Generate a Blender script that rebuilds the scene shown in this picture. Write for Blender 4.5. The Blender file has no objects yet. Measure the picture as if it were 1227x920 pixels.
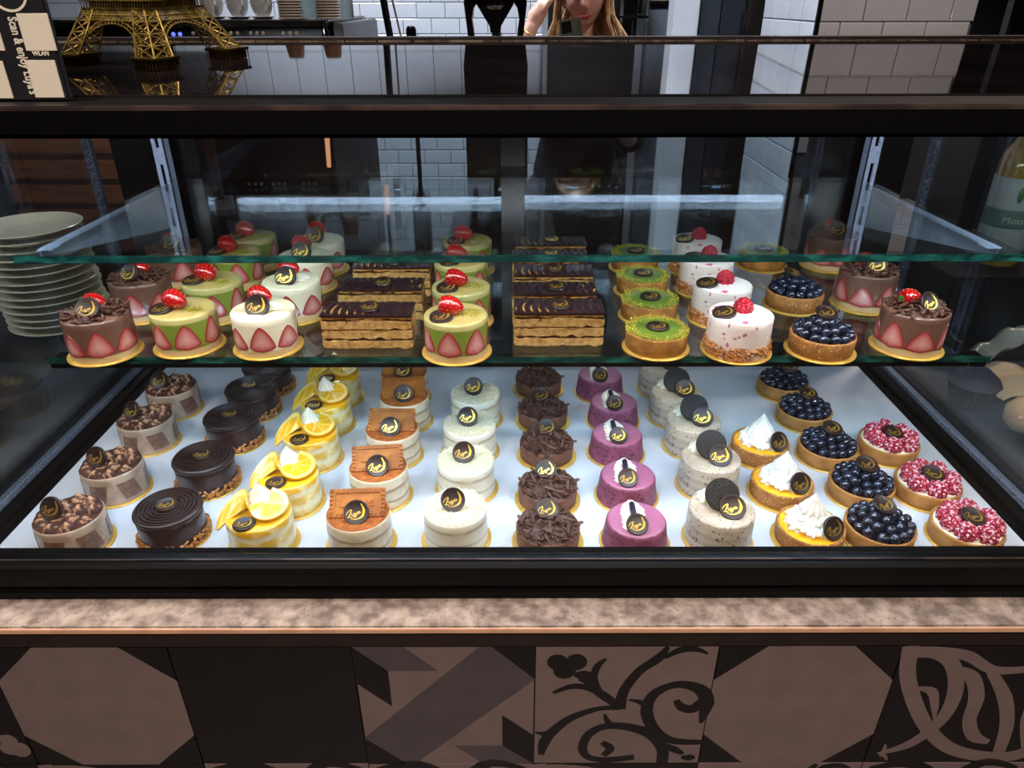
import bpy, bmesh, math, random
from math import sin, cos, pi, radians, sqrt, atan2
from mathutils import Vector, Matrix, Euler, noise
from mathutils.geometry import tessellate_polygon
S = bpy.context.scene
COL = S.collection

def lin(h):
    h = h.lstrip('#')
    o = []
    for i in (0, 2, 4):
        c = int(h[i:i+2], 16)/255
        o.append(c/12.92 if c <= .04045 else ((c+.055)/1.055)**2.4)
    return o
def rgba(h): return (*lin(h), 1)

# ------------------------------------------------------------------ camera
F, PITCH, ROLL = 865.0, radians(28), .002
cam = bpy.data.cameras.new('camera'); cam.sensor_fit = 'HORIZONTAL'; cam.sensor_width = 36
cam.lens = 36*F/1227; cam.clip_start = .02; cam.clip_end = 50
co = bpy.data.objects.new('camera', cam); COL.objects.link(co)
_f = Vector((0, cos(PITCH), -sin(PITCH))); _u = Vector((0, sin(PITCH), cos(PITCH))); _r = Vector((1, 0, 0))
_r2 = _r*cos(ROLL) - _u*sin(ROLL); _u2 = _u*cos(ROLL) + _r*sin(ROLL)
CAM = Vector((0, 0, 1.5))
m4 = Matrix((_r2, _u2, -_f)).transposed().to_4x4(); m4.translation = CAM
co.matrix_world = m4
S.camera = co
def ray(px, py): return _f + _r2*((px-613.5)/F) + _u2*((460-py)/F)
def atZ(px, py, z):
    d = ray(px, py); t = (z-CAM.z)/d.z
    return CAM + d*t
def atY(px, py, y):
    d = ray(px, py); return CAM + d*(y/d.y)

# ------------------------------------------------------------------ world, exposure, lights
w = bpy.data.worlds.new('room_air'); S.world = w; w.use_nodes = True
w.node_tree.nodes['Background'].inputs[0].default_value = (.32, .30, .34, 1)
w.node_tree.nodes['Background'].inputs[1].default_value = .05
S.view_settings.view_transform = 'Standard'; S.view_settings.look = 'None'
S.view_settings.gamma = 1; S.view_settings.exposure = 0; S.view_settings.use_curve_mapping = False
cy = S.cycles
cy.max_bounces = 10; cy.diffuse_bounces = 3; cy.glossy_bounces = 5; cy.transmission_bounces = 6
cy.transparent_max_bounces = 40; cy.use_denoising = True; cy.sample_clamp_indirect = 12
cy.caustics_reflective = False; cy.caustics_refractive = False; cy.blur_glossy = 0
LED_TOP, LED_SHELF = 56.0, 32.0
WARM_SPOT, KITCHEN = 25.0, 42.0

# ------------------------------------------------------------------ helpers: things
def tag(o, label=None, cat=None, group=None, kind=None):
    if label: o['label'] = label
    if cat: o['category'] = cat
    if group: o['group'] = group
    if kind: o['kind'] = kind
    return o
def thing(name, label, cat, loc=(0, 0, 0), rz=0, group=None):
    o = bpy.data.objects.new(name, None); COL.objects.link(o)
    o.empty_display_size = .05
    o.location = loc; o.rotation_euler = (0, 0, rz)
    return tag(o, label, cat, group)
def put(name, mesh, parent=None, loc=(0, 0, 0), rot=(0, 0, 0), sc=(1, 1, 1), label=None, kind=None):
    o = bpy.data.objects.new(name, mesh); COL.objects.link(o)
    o.parent = parent; o.location = loc; o.rotation_euler = rot; o.scale = sc
    return tag(o, label, None, None, kind)
class N:   # one node of a part tree: mesh data shared by all copies
    def __init__(s, name, mesh, loc=(0, 0, 0), rot=(0, 0, 0), sc=(1, 1, 1), ch=(), label=None, kind=None):
        s.name, s.mesh, s.loc, s.rot, s.sc, s.ch, s.label, s.kind = name, mesh, loc, rot, sc, list(ch), label, kind
def grow(n, parent):
    o = put(n.name, n.mesh, parent, n.loc, n.rot, n.sc, n.label, n.kind)
    for c in n.ch: grow(c, o)
    return o

# ------------------------------------------------------------------ helpers: mesh
class MB:
    def __init__(s): s.v = []; s.f = []; s.m = []; s.c = []
    def add(s, vs, fs, mat=0, M=None, col=(1, 1, 1)):
        b = len(s.v)
        s.v += [tuple(M @ Vector(p)) for p in vs] if M is not None else [tuple(p) for p in vs]
        s.c += [col]*len(vs) if not isinstance(col, list) else col
        s.f += [tuple(b+i for i in f) for f in fs]
        s.m += [mat]*len(fs) if not isinstance(mat, list) else mat
        return s
    def merge(s, o, M=None, mat=None):
        return s.add(o.v, o.f, o.m if mat is None else mat, M, list(o.c))
    def box(s, a, b, mat=0, M=None, ch=0):
        (x0, y0, z0), (x1, y1, z1) = a, b
        if ch:
            bm = bmesh.new(); bmesh.ops.create_cube(bm, size=1)
            for v in bm.verts: v.co = Vector(((x0+x1)/2+v.co.x*(x1-x0), (y0+y1)/2+v.co.y*(y1-y0), (z0+z1)/2+v.co.z*(z1-z0)))
            bmesh.ops.bevel(bm, geom=list(bm.edges), offset=ch, segments=2, affect='EDGES')
            bm.verts.index_update()
            s.add([v.co[:] for v in bm.verts], [[v.index for v in f.verts] for f in bm.faces], mat, M); bm.free(); return s
        vs = [(x, y, z) for x in (x0, x1) for y in (y0, y1) for z in (z0, z1)]
        return s.add(vs, [(0, 1, 3, 2), (4, 6, 7, 5), (0, 4, 5, 1), (2, 3, 7, 6), (0, 2, 6, 4), (1, 5, 7, 3)], mat, M)
    def lathe(s, prof, n=48, mat=0, M=None, wob=None, col=None):
        """prof: list of (r, z) from top centre or any; mat may be a list per segment"""
        vs = []; cs = []
        for j, (r, z) in enumerate(prof):
            for i in range(n):
                a = 2*pi*i/n
                rr, zz, aa = r, z, a
                if wob: rr, zz, aa = wob(r, z, a, j)
                vs.append((rr*cos(aa), rr*sin(aa), zz)); cs.append(col[j] if col else (1, 1, 1))
        fs = []; ms = []
        for j in range(len(prof)-1):
            for i in range(n):
                k = (i+1) % n
                fs.append((j*n+i, (j+1)*n+i, (j+1)*n+k, j*n+k)); ms.append(mat[j] if isinstance(mat, list) else mat)
        if prof[0][0] > 1e-6: fs.append(tuple(range(n))); ms.append(ms[0])
        if prof[-1][0] > 1e-6: fs.append(tuple(reversed(range((len(prof)-1)*n, len(prof)*n)))); ms.append(ms[-2] if ms else 0)
        return s.add(vs, fs, ms, M, cs)
    def sphere(s, c=(0, 0, 0), r=1, n=12, k=8, mat=0, sc=(1, 1, 1), M=None, col=(1, 1, 1)):
        vs = [(c[0], c[1], c[2]+r*sc[2])]
        for j in range(1, k):
            t = pi*j/k
            vs += [(c[0]+r*sc[0]*sin(t)*cos(2*pi*i/n), c[1]+r*sc[1]*sin(t)*sin(2*pi*i/n), c[2]+r*sc[2]*cos(t)) for i in range(n)]
        vs.append((c[0], c[1], c[2]-r*sc[2]))
        fs = [(0, 1+i, 1+(i+1) % n) for i in range(n)]
        for j in range(k-2):
            fs += [(1+j*n+i, 1+(j+1)*n+i, 1+(j+1)*n+(i+1) % n, 1+j*n+(i+1) % n) for i in range(n)]
        L = len(vs)-1; b = 1+(k-2)*n
        fs += [(L, b+(i+1) % n, b+i) for i in range(n)]
        return s.add(vs, fs, mat, M, col)
    def tube(s, pts, r, n=8, mat=0, M=None, cap=True):
        pts = [Vector(p) for p in pts]; R = r if isinstance(r, (list, tuple)) else [r]*len(pts)
        vs = []; up = Vector((0, 0, 1)); prev = None
        for i, p in enumerate(pts):
            d = (pts[min(i+1, len(pts)-1)]-pts[max(i-1, 0)]).normalized()
            if prev is None:
                a = d.cross(up if abs(d.z) < .95 else Vector((0, 1, 0))).normalized()
            else:
                a = (prev - d*prev.dot(d)).normalized()
            prev = a; b = d.cross(a)
            vs += [tuple(p + (a*cos(2*pi*k/n) + b*sin(2*pi*k/n))*R[i]) for k in range(n)]
        fs = []
        for i in range(len(pts)-1):
            fs += [(i*n+k, i*n+(k+1) % n, (i+1)*n+(k+1) % n, (i+1)*n+k) for k in range(n)]
        if cap: fs += [tuple(reversed(range(n))), tuple(range((len(pts)-1)*n, len(pts)*n))]
        return s.add(vs, fs, mat, M)
    def poly(s, pts, z0, z1, mat=0, M=None):
        """extrude a 2-D outline (x, y) from z0 to z1"""
        n = len(pts); vs = [(p[0], p[1], z1) for p in pts] + [(p[0], p[1], z0) for p in pts]
        tri = tessellate_polygon([[Vector((p[0], p[1], 0)) for p in pts]])
        fs = [tuple(t) for t in tri] + [tuple(reversed([i+n for i in t])) for t in tri]
        fs += [(i, (i+1) % n, n+(i+1) % n, n+i) for i in range(n)]
        return s.add(vs, fs, mat, M)
    def ribbon(s, pts, w, z0, z1, mat=0, M=None, sub=5):
        """flat stroke through pts (smoothed) with width list or number"""
        W = w if isinstance(w, (list, tuple)) else [w]*len(pts)
        if len(W) != len(pts): W = [W[0]+(W[-1]-W[0])*i/(len(pts)-1) for i in range(len(pts))]
        P = []; Q = []
        for i in range(len(pts)-1):
            p0, p1, p2, p3 = [Vector(pts[max(0, min(len(pts)-1, k))]) for k in (i-1, i, i+1, i+2)]
            for j in range(sub):
                t = j/sub
                P.append(.5*((2*p1)+(p2-p0)*t+(2*p0-5*p1+4*p2-p3)*t*t+(3*p1-p0-3*p2+p3)*t**3)); Q.append(W[i]+(W[i+1]-W[i])*t)
        P.append(Vector(pts[-1])); Q.append(W[-1])
        vs = []
        for i, p in enumerate(P):
            d = (P[min(i+1, len(P)-1)]-P[max(i-1, 0)]); d = Vector((-d.y, d.x)).normalized()*Q[i]/2
            for z in (z1, z0):
                vs += [(p.x+d.x, p.y+d.y, z), (p.x-d.x, p.y-d.y, z)]
        fs = []
        for i in range(len(P)-1):
            a = 4*i; b = a+4
            fs += [(a, a+1, b+1, b), (a+2, b+2, b+3, a+3), (a, b, b+2, a+2), (a+1, a+3, b+3, b+1)]
        fs += [(0, 2, 3, 1), (4*len(P)-4, 4*len(P)-3, 4*len(P)-1, 4*len(P)-2)]
        return s.add(vs, fs, mat, M)
    def mesh(s, name, mats, smooth=35, colors=False, fix=True):
        me = bpy.data.meshes.new(name)
        me.from_pydata(s.v, [], s.f)
        for mt in (mats if isinstance(mats, (list, tuple)) else [mats]): me.materials.append(mt)
        me.polygons.foreach_set('material_index', s.m)
        if colors:
            ca = me.color_attributes.new('tint', 'FLOAT_COLOR', 'POINT')
            ca.data.foreach_set('color', [x for c in s.c for x in (*c, 1)])
        if fix:
            bm = bmesh.new(); bm.from_mesh(me)
            bmesh.ops.remove_doubles(bm, verts=bm.verts, dist=1e-6)
            bmesh.ops.recalc_face_normals(bm, faces=bm.faces); bm.to_mesh(me); bm.free()
        if smooth:
            me.polygons.foreach_set('use_smooth', [True]*len(me.polygons))
            me.set_sharp_from_angle(angle=radians(smooth))
        me.update(); return me
def T(x=0, y=0, z=0, rx=0, ry=0, rz=0, s=1):
    return Matrix.Translation((x, y, z)) @ Euler((rx, ry, rz)).to_matrix().to_4x4() @ (Matrix.Diagonal((*s, 1)) if isinstance(s, tuple) else Matrix.Scale(s, 4))
def boxobj(name, a, b, mat, parent=None, ch=.0008, **k):
    return put(name, MB().box(a, b, ch=ch).mesh(name, mat), parent, **k)

# ------------------------------------------------------------------ helpers: materials
MC = {}
def node(nt, t, **k):
    n = nt.nodes.new(t)
    for a, b in k.items(): setattr(n, a, b)
    return n
def mat(name, c1, c2=None, rough=.5, metal=0, coat=0, scale=60, lo=.4, hi=.6, bump=0, bscale=None, bdist=.001, sss=0, ior=1.45,
        detail=4, kind='noise', spec=.5, tint=False, layers=None, warp=0, stretch=(1, 1, 1), speck=None, coatrough=.1, trans=0):
    if name in MC: return MC[name]
    m = bpy.data.materials.new(name); m.use_nodes = True; nt = m.node_tree; L = nt.links.new
    p = nt.nodes['Principled BSDF']
    p.inputs['Roughness'].default_value = rough; p.inputs['Metallic'].default_value = metal
    p.inputs['Coat Weight'].default_value = coat; p.inputs['Coat Roughness'].default_value = coatrough
    p.inputs['IOR'].default_value = ior; p.inputs['Specular IOR Level'].default_value = spec
    p.inputs['Transmission Weight'].default_value = trans
    if sss:
        p.inputs['Subsurface Weight'].default_value = sss; p.inputs['Subsurface Radius'].default_value = (1, .6, .4); p.inputs['Subsurface Scale'].default_value = .004
    tc = node(nt, 'ShaderNodeTexCoord'); mp = node(nt, 'ShaderNodeMapping'); mp.inputs['Scale'].default_value = stretch
    L(tc.outputs['Object'], mp.inputs['Vector'])
    V = mp.outputs['Vector']
    def tex(sc, kd='noise', det=4):
        if kd == 'noise':
            t = node(nt, 'ShaderNodeTexNoise'); t.inputs['Scale'].default_value = sc; t.inputs['Detail'].default_value = det; L(V, t.inputs['Vector']); return t.outputs['Fac']
        t = node(nt, 'ShaderNodeTexVoronoi'); t.inputs['Scale'].default_value = sc; L(V, t.inputs['Vector']); return t.outputs['Distance']
    def ramp(fac, stops, interp='LINEAR'):
        r = node(nt, 'ShaderNodeValToRGB'); r.color_ramp.interpolation = interp; L(fac, r.inputs['Fac'])
        e = r.color_ramp.elements
        e[0].position, e[0].color = stops[0][0], rgba(stops[0][1])
        e[1].position, e[1].color = stops[-1][0], rgba(stops[-1][1])
        for q, c in stops[1:-1]:
            x = e.new(q); x.color = rgba(c)
        return r.outputs['Color']
    col = None
    if layers:   # [(z in metres, colour)...] height bands that wander
        sep = node(nt, 'ShaderNodeSeparateXYZ'); L(tc.outputs['Object'], sep.inputs[0])
        nz = tex(45, det=2); a = node(nt, 'ShaderNodeMath', operation='MULTIPLY_ADD'); L(nz, a.inputs[0]); a.inputs[1].default_value = warp*2; a.inputs[2].default_value = -warp
        b = node(nt, 'ShaderNodeMath', operation='ADD'); L(sep.outputs['Z'], b.inputs[0]); L(a.outputs[0], b.inputs[1])
        H = layers[-1][0]; d = node(nt, 'ShaderNodeMath', operation='DIVIDE'); L(b.outputs[0], d.inputs[0]); d.inputs[1].default_value = H
        col = ramp(d.outputs[0], [(z/H, c) for z, c in layers])
        if c2:
            f = tex(scale, kind, detail); r = node(nt, 'ShaderNodeMapRange'); L(f, r.inputs[0]); r.inputs[1].default_value = lo; r.inputs[2].default_value = hi
            mx = node(nt, 'ShaderNodeMix', data_type='RGBA'); L(r.outputs[0], mx.inputs[0]); L(col, mx.inputs[6]); mx.inputs[7].default_value = rgba(c2); col = mx.outputs[2]
    elif c2:
        col = ramp(tex(scale, kind, detail), [(lo, c1), (hi, c2)])
    if speck:   # (colour, scale, threshold)
        f = tex(speck[1], 'noise', 1); r = node(nt, 'ShaderNodeMapRange'); L(f, r.inputs[0]); r.inputs[1].default_value = speck[2]; r.inputs[2].default_value = speck[2]+.03
        mx = node(nt, 'ShaderNodeMix', data_type='RGBA'); L(r.outputs[0], mx.inputs[0])
        if col is not None: L(col, mx.inputs[6])
        else: mx.inputs[6].default_value = rgba(c1)
        mx.inputs[7].default_value = rgba(speck[0]); col = mx.outputs[2]
    if tint:
        at = node(nt, 'ShaderNodeAttribute', attribute_name='tint'); mx = node(nt, 'ShaderNodeMix', data_type='RGBA', blend_type='MULTIPLY'); mx.inputs[0].default_value = 1
        if col is not None: L(col, mx.inputs[6])
        else: mx.inputs[6].default_value = rgba(c1)
        L(at.outputs['Color'], mx.inputs[7]); col = mx.outputs[2]
    if col is not None: L(col, p.inputs['Base Color'])
    else: p.inputs['Base Color'].default_value = rgba(c1)
    if bump:
        bn = node(nt, 'ShaderNodeBump'); bn.inputs['Strength'].default_value = bump; bn.inputs['Distance'].default_value = bdist
        L(tex(bscale or scale, kind, detail), bn.inputs['Height']); L(bn.outputs['Normal'], p.inputs['Normal'])
    MC[name] = m; return m
def emit(name, c, s):
    m = bpy.data.materials.new(name); m.use_nodes = True; nt = m.node_tree
    p = nt.nodes['Principled BSDF']; p.inputs['Base Color'].default_value = (.8, .8, .8, 1)
    p.inputs['Emission Color'].default_value = (*c, 1); p.inputs['Emission Strength'].default_value = s
    return m
def pane_mat(name, tint, refl=.04, smudge=0, gtint=(1, 1, 1)):
    """thin clear pane: straight transmission plus Schlick reflection"""
    m = bpy.data.materials.new(name); m.use_nodes = True; nt = m.node_tree; L = nt.links.new
    for n in list(nt.nodes):
        if n.type != 'OUTPUT_MATERIAL': nt.nodes.remove(n)
    out = [n for n in nt.nodes if n.type == 'OUTPUT_MATERIAL'][0]
    g = node(nt, 'ShaderNodeNewGeometry'); d = node(nt, 'ShaderNodeVectorMath', operation='DOT_PRODUCT'); L(g.outputs['Incoming'], d.inputs[0]); L(g.outputs['Normal'], d.inputs[1])
    def M(op, a, b=None):
        n = node(nt, 'ShaderNodeMath', operation=op)
        for i, x in enumerate((a, b)):
            if x is None: continue
            if isinstance(x, (int, float)): n.inputs[i].default_value = x
            else: L(x, n.inputs[i])
        return n.outputs[0]
    ab = M('ABSOLUTE', d.outputs['Value']); om = M('SUBTRACT', 1.0, ab); pw = M('POWER', om, 5.0)
    fr = M('MULTIPLY_ADD', pw, 1-refl); fr.node.inputs[2].default_value = refl
    tr = node(nt, 'ShaderNodeBsdfTransparent'); tr.inputs[0].default_value = (*tint, 1)
    gl = node(nt, 'ShaderNodeBsdfGlossy'); gl.inputs['Roughness'].default_value = 0; gl.inputs['Color'].default_value = (*gtint, 1)
    mx = node(nt, 'ShaderNodeMixShader'); L(fr, mx.inputs[0]); L(tr.outputs[0], mx.inputs[1]); L(gl.outputs[0], mx.inputs[2])
    last = mx.outputs[0]
    if smudge:   # faint dust film
        tc = node(nt, 'ShaderNodeTexCoord'); nz = node(nt, 'ShaderNodeTexNoise'); nz.inputs['Scale'].default_value = 5; nz.inputs['Detail'].default_value = 5; L(tc.outputs['Object'], nz.inputs['Vector'])
        v = node(nt, 'ShaderNodeTexNoise'); v.inputs['Scale'].default_value = 260; v.inputs['Detail'].default_value = 1; L(tc.outputs['Object'], v.inputs['Vector'])
        r = node(nt, 'ShaderNodeMapRange'); L(v.outputs['Fac'], r.inputs[0]); r.inputs[1].default_value = .74; r.inputs[2].default_value = .8; r.inputs[4].default_value = .3
        r2 = node(nt, 'ShaderNodeMapRange'); L(nz.outputs['Fac'], r2.inputs[0]); r2.inputs[1].default_value = .35; r2.inputs[2].default_value = .8; r2.inputs[4].default_value = smudge
        sm = M('ADD', r.outputs[0], r2.outputs[0])
        df = node(nt, 'ShaderNodeBsdfDiffuse'); df.inputs[0].default_value = (.75, .78, .8, 1)
        m2 = node(nt, 'ShaderNodeMixShader'); L(sm, m2.inputs[0]); L(last, m2.inputs[1]); L(df.outputs[0], m2.inputs[2]); last = m2.outputs[0]
    L(last, out.inputs['Surface'])
    return m

GLASS = pane_mat('clear_glass', (.97, .98, .975))
SIDEGLASS = pane_mat('side_glass', (.90, .92, .92), refl=.05, smudge=.022)
DOORGLASS = pane_mat('door_glass', (.62, .67, .70), refl=.055, gtint=(.72, .84, 1))
SHELFGLASS = pane_mat('shelf_glass', (.93, .97, .96), refl=.045)
EDGE = mat('green_glass_edge', '#0b2f2b', '#2a7466', rough=.12, coat=.4, scale=120, lo=.45, hi=.8, stretch=(.35, 1, 1))
BLK = mat('black_lacquer', '#080708', rough=.22)
BLKM = mat('black_matt_metal', '#060505', '#040404', rough=.5, scale=300, spec=.18)
RUB = mat('black_rubber', '#040405', '#070708', rough=.9, scale=900, bump=.3, spec=.05)
TOPM = mat('black_glass_top', '#0b0a0b', '#191416', rough=.03, scale=6, spec=1.0, ior=1.7)
ALU = mat('pale_aluminium', '#a8b2cc', '#98a3c0', rough=.45, metal=0, scale=200)
STEEL = mat('brushed_steel', '#9a948f', '#6d6764', rough=.25, metal=1, scale=30, stretch=(1, 1, 12))
BRONZE = mat('dark_bronze_metal', '#655b5b', '#544a4a', rough=.32, metal=.8, scale=20)
DARKWOOD = mat('dark_wood', '#2c1a12', '#4a2d1e', rough=.5, scale=14, stretch=(1, 8, 8), lo=.35, hi=.7)

# ================================================================== ROOM
wt_tile = mat('white_glazed_tile', '#d6dae2', '#c6ccd8', rough=.12, scale=3, coat=.4)
grout = mat('grey_grout', '#5d5c60', '#4b4a4e', rough=.8, scale=90)
paint = mat('blue_grey_paint', '#7f8894', '#78808c', rough=.7, scale=4)
floor = boxobj('floor', (-4, -3, -.05), (4, 5.2, 0), mat('grey_floor', '#3b3735', '#4a4542', rough=.45, scale=5), ch=0); tag(floor, kind='structure')
ceil = boxobj('ceiling', (-4, -3, 2.9), (4, 5.2, 2.95), mat('dark_ceiling', '#2a2728', '#343031', rough=.8, scale=5), ch=0); tag(ceil, kind='structure')
wl = boxobj('wall_left', (-4.1, -3, 0), (-4, 5.2, 2.9), mat('brown_wall', '#3a2b25', '#44332c', rough=.8, scale=3), ch=0); tag(wl, kind='structure')
wr = boxobj('wall_right', (4, -3, 0), (4.1, 5.2, 2.9), MC['brown_wall'], ch=0); tag(wr, kind='structure')
wf = boxobj('wall_front', (-4, -3.1, 0), (4, -3, 2.9), mat('cafe_wall', '#5b4a48', '#6b5654', rough=.8, scale=3), ch=0); tag(wf, kind='structure')
YB = 4.30
wb = boxobj('wall_back', (-4, YB, 0), (4, YB+.1, 2.9), paint, ch=0); tag(wb, kind='structure')
boxobj('grout_bed', (-2.6, YB-.004, .1), (.175, YB, 2.5), grout, wb, ch=0)
def tile_mesh(w_, h_, d=.008, mt=None, c=.003):
    b = MB(); x, z = w_/2, h_/2
    vs = [(-x, 0, -z), (x, 0, -z), (x, 0, z), (-x, 0, z), (-x, -d+c*.5, -z), (x, -d+c*.5, -z), (x, -d+c*.5, z), (-x, -d+c*.5, z),
          (-x+c, -d, -z+c), (x-c, -d, -z+c), (x-c, -d, z-c), (-x+c, -d, z-c)]
    fs = [(8, 9, 10, 11)] + [(i, (i+1) % 4, 4+(i+1) % 4, 4+i) for i in range(4)] + [(4+i, 4+(i+1) % 4, 8+(i+1) % 4, 8+i) for i in range(4)]
    return b.add(vs, fs).mesh('tile', mt or wt_tile, smooth=0)
TW, TH = .15, .075
tm = tile_mesh(TW-.003, TH-.003); tmh = tile_mesh(TW/2-.003, TH-.003)
random.seed(3); cnt = 0; rest = MB()
TB = tile_mesh(TW-.003, .235-.003)
for r in range(31):
    z = .14+TH*r+TH/2
    if z > 1.84: continue
    off = (r % 2)*TW/2
    for c in range(19):
        x = .175-TW/2-c*TW+(TW/2 if r % 2 else 0)
        if x+TW/2 > .176:
            put('tile', tmh, wb, (.175-TW/4, YB-.004, z)); continue
        ti = random.uniform(-.0015, .0015)
        seen = x > -1.25 and .25 < z < 2.2
        if seen and cnt < 265:
            put('tile', tm, wb, (x, YB-.004, z), (ti, 0, ti)); cnt += 1
        elif x > -2.6:
            rest.box((x-TW/2+.0015, YB-.012, z-TH/2+.0015), (x+TW/2-.0015, YB-.004, z+TH/2-.0015))
for zr, hh_ in ((1.865+.1175, 0), (1.865+.235+.1175, 1)):
    for c in range(12): put('tile', TB, wb, (.175-TW/2-c*TW-(0 if hh_ == 0 else TW*.5), YB-.004, zr))
put('tile_field', rest.mesh('tile_field', wt_tile, smooth=0, fix=False), wb, kind='stuff')

# near-black sheet for the shade in the doorway recess, pale post, picture wall
boxobj('doorway_1', (.19, YB-.06, 0), (.66, YB-.001, 2.88), mat('doorway_shade', '#07080a', '#0c0d11', rough=.5, scale=6), ch=0); d1 = bpy.data.objects['doorway_1']; tag(d1, kind='structure')
boxobj('door_frame', (.168, YB-.08, 0), (.192, YB-.0, 2.3), mat('steel_trim', '#8d9096', '#a4a8b0', rough=.4, metal=.3, scale=8), d1)
boxobj('door_frame', (.66, YB-.08, 0), (.70, YB-.0, 2.3), MC['steel_trim'], d1)
tp = boxobj('trim_1', (.715, 3.55, 0), (.825, 3.70, 2.88), mat('white_painted_post', '#cdd3da', '#c0c7cf', rough=.5, scale=5), ch=.004); tag(tp, kind='structure')
pic = thing('framed_picture', 'framed brown and cream print on the grey-blue wall left of the white post', 'picture', (.80, YB-.002, 1.62))
boxobj('frame', (-.15, -.02, -.14), (.15, 0, .14), mat('black_frame', '#0d0d0f', rough=.4), pic)
boxobj('print', (-.135, -.023, -.125), (.135, -.019, .125), mat('brown_print', '#a79682', '#5a4436', rough=.6, scale=18, lo=.45, hi=.6), pic, ch=0)

# steel cabinet right of the post
cab = thing('steel_cabinet', 'tall dark steel cabinet standing between the white post and the tiled pillar', 'cabinet', (.97, 3.55, 0))
boxobj('body', (-.14, 0, 0), (.16, .6, 2.3), mat('dark_steel', '#2b2e33', '#3a3f47', rough=.3, metal=.6, scale=6), cab)
for i, (a, b, cc) in enumerate(((-.14, -.06, 'l'), (-.055, .05, 'm'), (.055, .16, 'r'))):
    dr = boxobj('door_panel', (a, -.02, .05), (b, 0, 1.5+.02*i), mat('cabinet_panel_'+cc, ['#33383f', '#272b30', '#3a3532'][i], ['#3c434c', '#2e3237', '#463f3c'][i], rough=.25, metal=.5, scale=7), cab)
    boxobj('door_panel', (a, -.02, 1.53+.02*i), (b, 0, 2.28), MC['cabinet_panel_'+cc], cab)
put('handle', MB().tube([(.045, -.045, 1.2), (.045, -.045, 1.45)], .006).mesh('handle', STEEL), cab)

# tiled pillar (right)
TH2 = .110; tm2 = tile_mesh(TW-.003, TH2-.003)
PX0, PX1, PY0, PY1 = 1.065, 1.60, 2.80, 3.40
pil = boxobj('wall_pillar', (PX0, PY0, 0), (PX1, PY1, 2.9), grout, ch=0); tag(pil, kind='structure')
for r in range(16):
    z = 1.431-.44+TH2*r+TH2/2
    for c in range(5):
        x = PX0+TW/2+c*TW - (TW/2 if r % 2 else 0)
        a, b = max(PX0, x-TW/2), min(PX1, x+TW/2)
        if b-a < .02: continue
        put('tile', tm2 if b-a > .14 else tile_mesh(b-a-.003, TH2-.003), pil, ((a+b)/2, PY0, z))
        y = PY0+TW/2+c*TW
        if c < 4: put('tile', tm2, pil, (PX0, y, z), (0, 0, -pi/2))
for r in range(6):
    for c in range(4): put('tile', tm2, pil, (PX0, PY0+TW/2+c*TW, 1.431-.44-TH2*r-TH2/2), (0, 0, -pi/2))
boxobj('corner_trim', (PX0-.011, PY0-.011, .9), (PX0+.003, PY0+.003, 2.6), BLKM, pil)
# black screen at far right
scn = thing('order_screen', 'black screen standing at the right end behind the glass top', 'screen', (1.66, 2.2, 0))
boxobj('panel', (-.30, 0, 1.36), (.35, .04, 1.95), BLK, scn, ch=.006)
boxobj('stand', (-.04, .01, .0), (.06, .05, 1.36), BLKM, scn)

# ceiling lamps (outside the frame)
def downlight(x, y, power, color, size, label):
    t = thing('ceiling_lamp', label, 'lamp', (x, y, 2.9))
    put('housing', MB().lathe([(size/2+.02, 0), (size/2+.02, -.04), (size/2, -.04), (size/2, -.01), (0, -.01)], 32).mesh('housing', BLKM), t)
    L = bpy.data.lights.new('lamp_light', 'AREA'); L.shape = 'DISK'; L.size = size*.95; L.energy = power; L.color = color; L.spread = radians(120)
    o = bpy.data.objects.new('lamp_light', L); COL.objects.link(o); o.parent = t; o.location = (0, 0, -.03)
WC = (1, .86, .74)
for x, nm in ((-.95, 'left'), (.05, 'middle'), (1.05, 'right')):
    downlight(x, -.75, WARM_SPOT, WC, .16, 'warm round ceiling lamp over the customer side, %s one' % nm)
downlight(-.45, .55, 14.0, WC, .12, 'small warm lamp added out of view to brighten the lattice tower')  # added lamp, only there to lift the brass tower's highlights
downlight(-1.0, 3.2, KITCHEN, (.86, .92, 1), .5, 'cool white ceiling lamp over the kitchen, left one')
downlight(.35, 3.1, KITCHEN*.7, (.9, .93, 1), .5, 'cool white ceiling lamp over the kitchen, middle one')
downlight(1.2, 1.7, KITCHEN*.40, (1, .80, .68), .3, 'warm ceiling lamp over the kitchen, right one')

# ================================================================== COUNTER: ledge, trim, patterned tiles
GX0, GX1 = -1.0, 1.0
cnt_ = thing('counter', 'counter base with stone ledge and patterned black and mauve tiles under the display case', 'counter', (0, .55, 0))
def cb(name, a, b, mt, par=cnt_, ch=.0015, **k):
    return boxobj(name, (a[0], a[1]-.55, a[2]), (b[0], b[1]-.55, b[2]), mt, par, ch, **k)
stone = mat('pink_grey_stone', '#a8998f', '#685b55', rough=.6, scale=60, lo=.34, hi=.64, detail=15, bump=.5, bscale=160, bdist=.002, speck=('#5d4e47', 330, .70))
cb('stone_ledge', (GX0, .5435, .9185), (GX1, .64, .925), stone, ch=.002)
cb('ledge_lip', (GX0, .5415, .918), (GX1, .5435, .9245), mat('lip_highlight', '#c79a7c', '#b98c70', rough=.4, scale=30), ch=.0006)  # lip coloured brighter than the stone to paint its highlight
cb('dark_trim', (GX0, .5465, .8925), (GX1, .64, .918), mat('dark_brown_trim', '#1b1210', '#231614', rough=.5, scale=30))
cb('base', (GX0, .556, 0), (GX1, 1.1, .905), mat('counter_base', '#120e0e', rough=.7), ch=0)
mauve = mat('mauve_print', '#655452', '#6b5957', rough=.45, scale=25, coat=.1)
grey_p = mat('grey_print', '#423a3d', '#473f42', rough=.45, scale=25)
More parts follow.
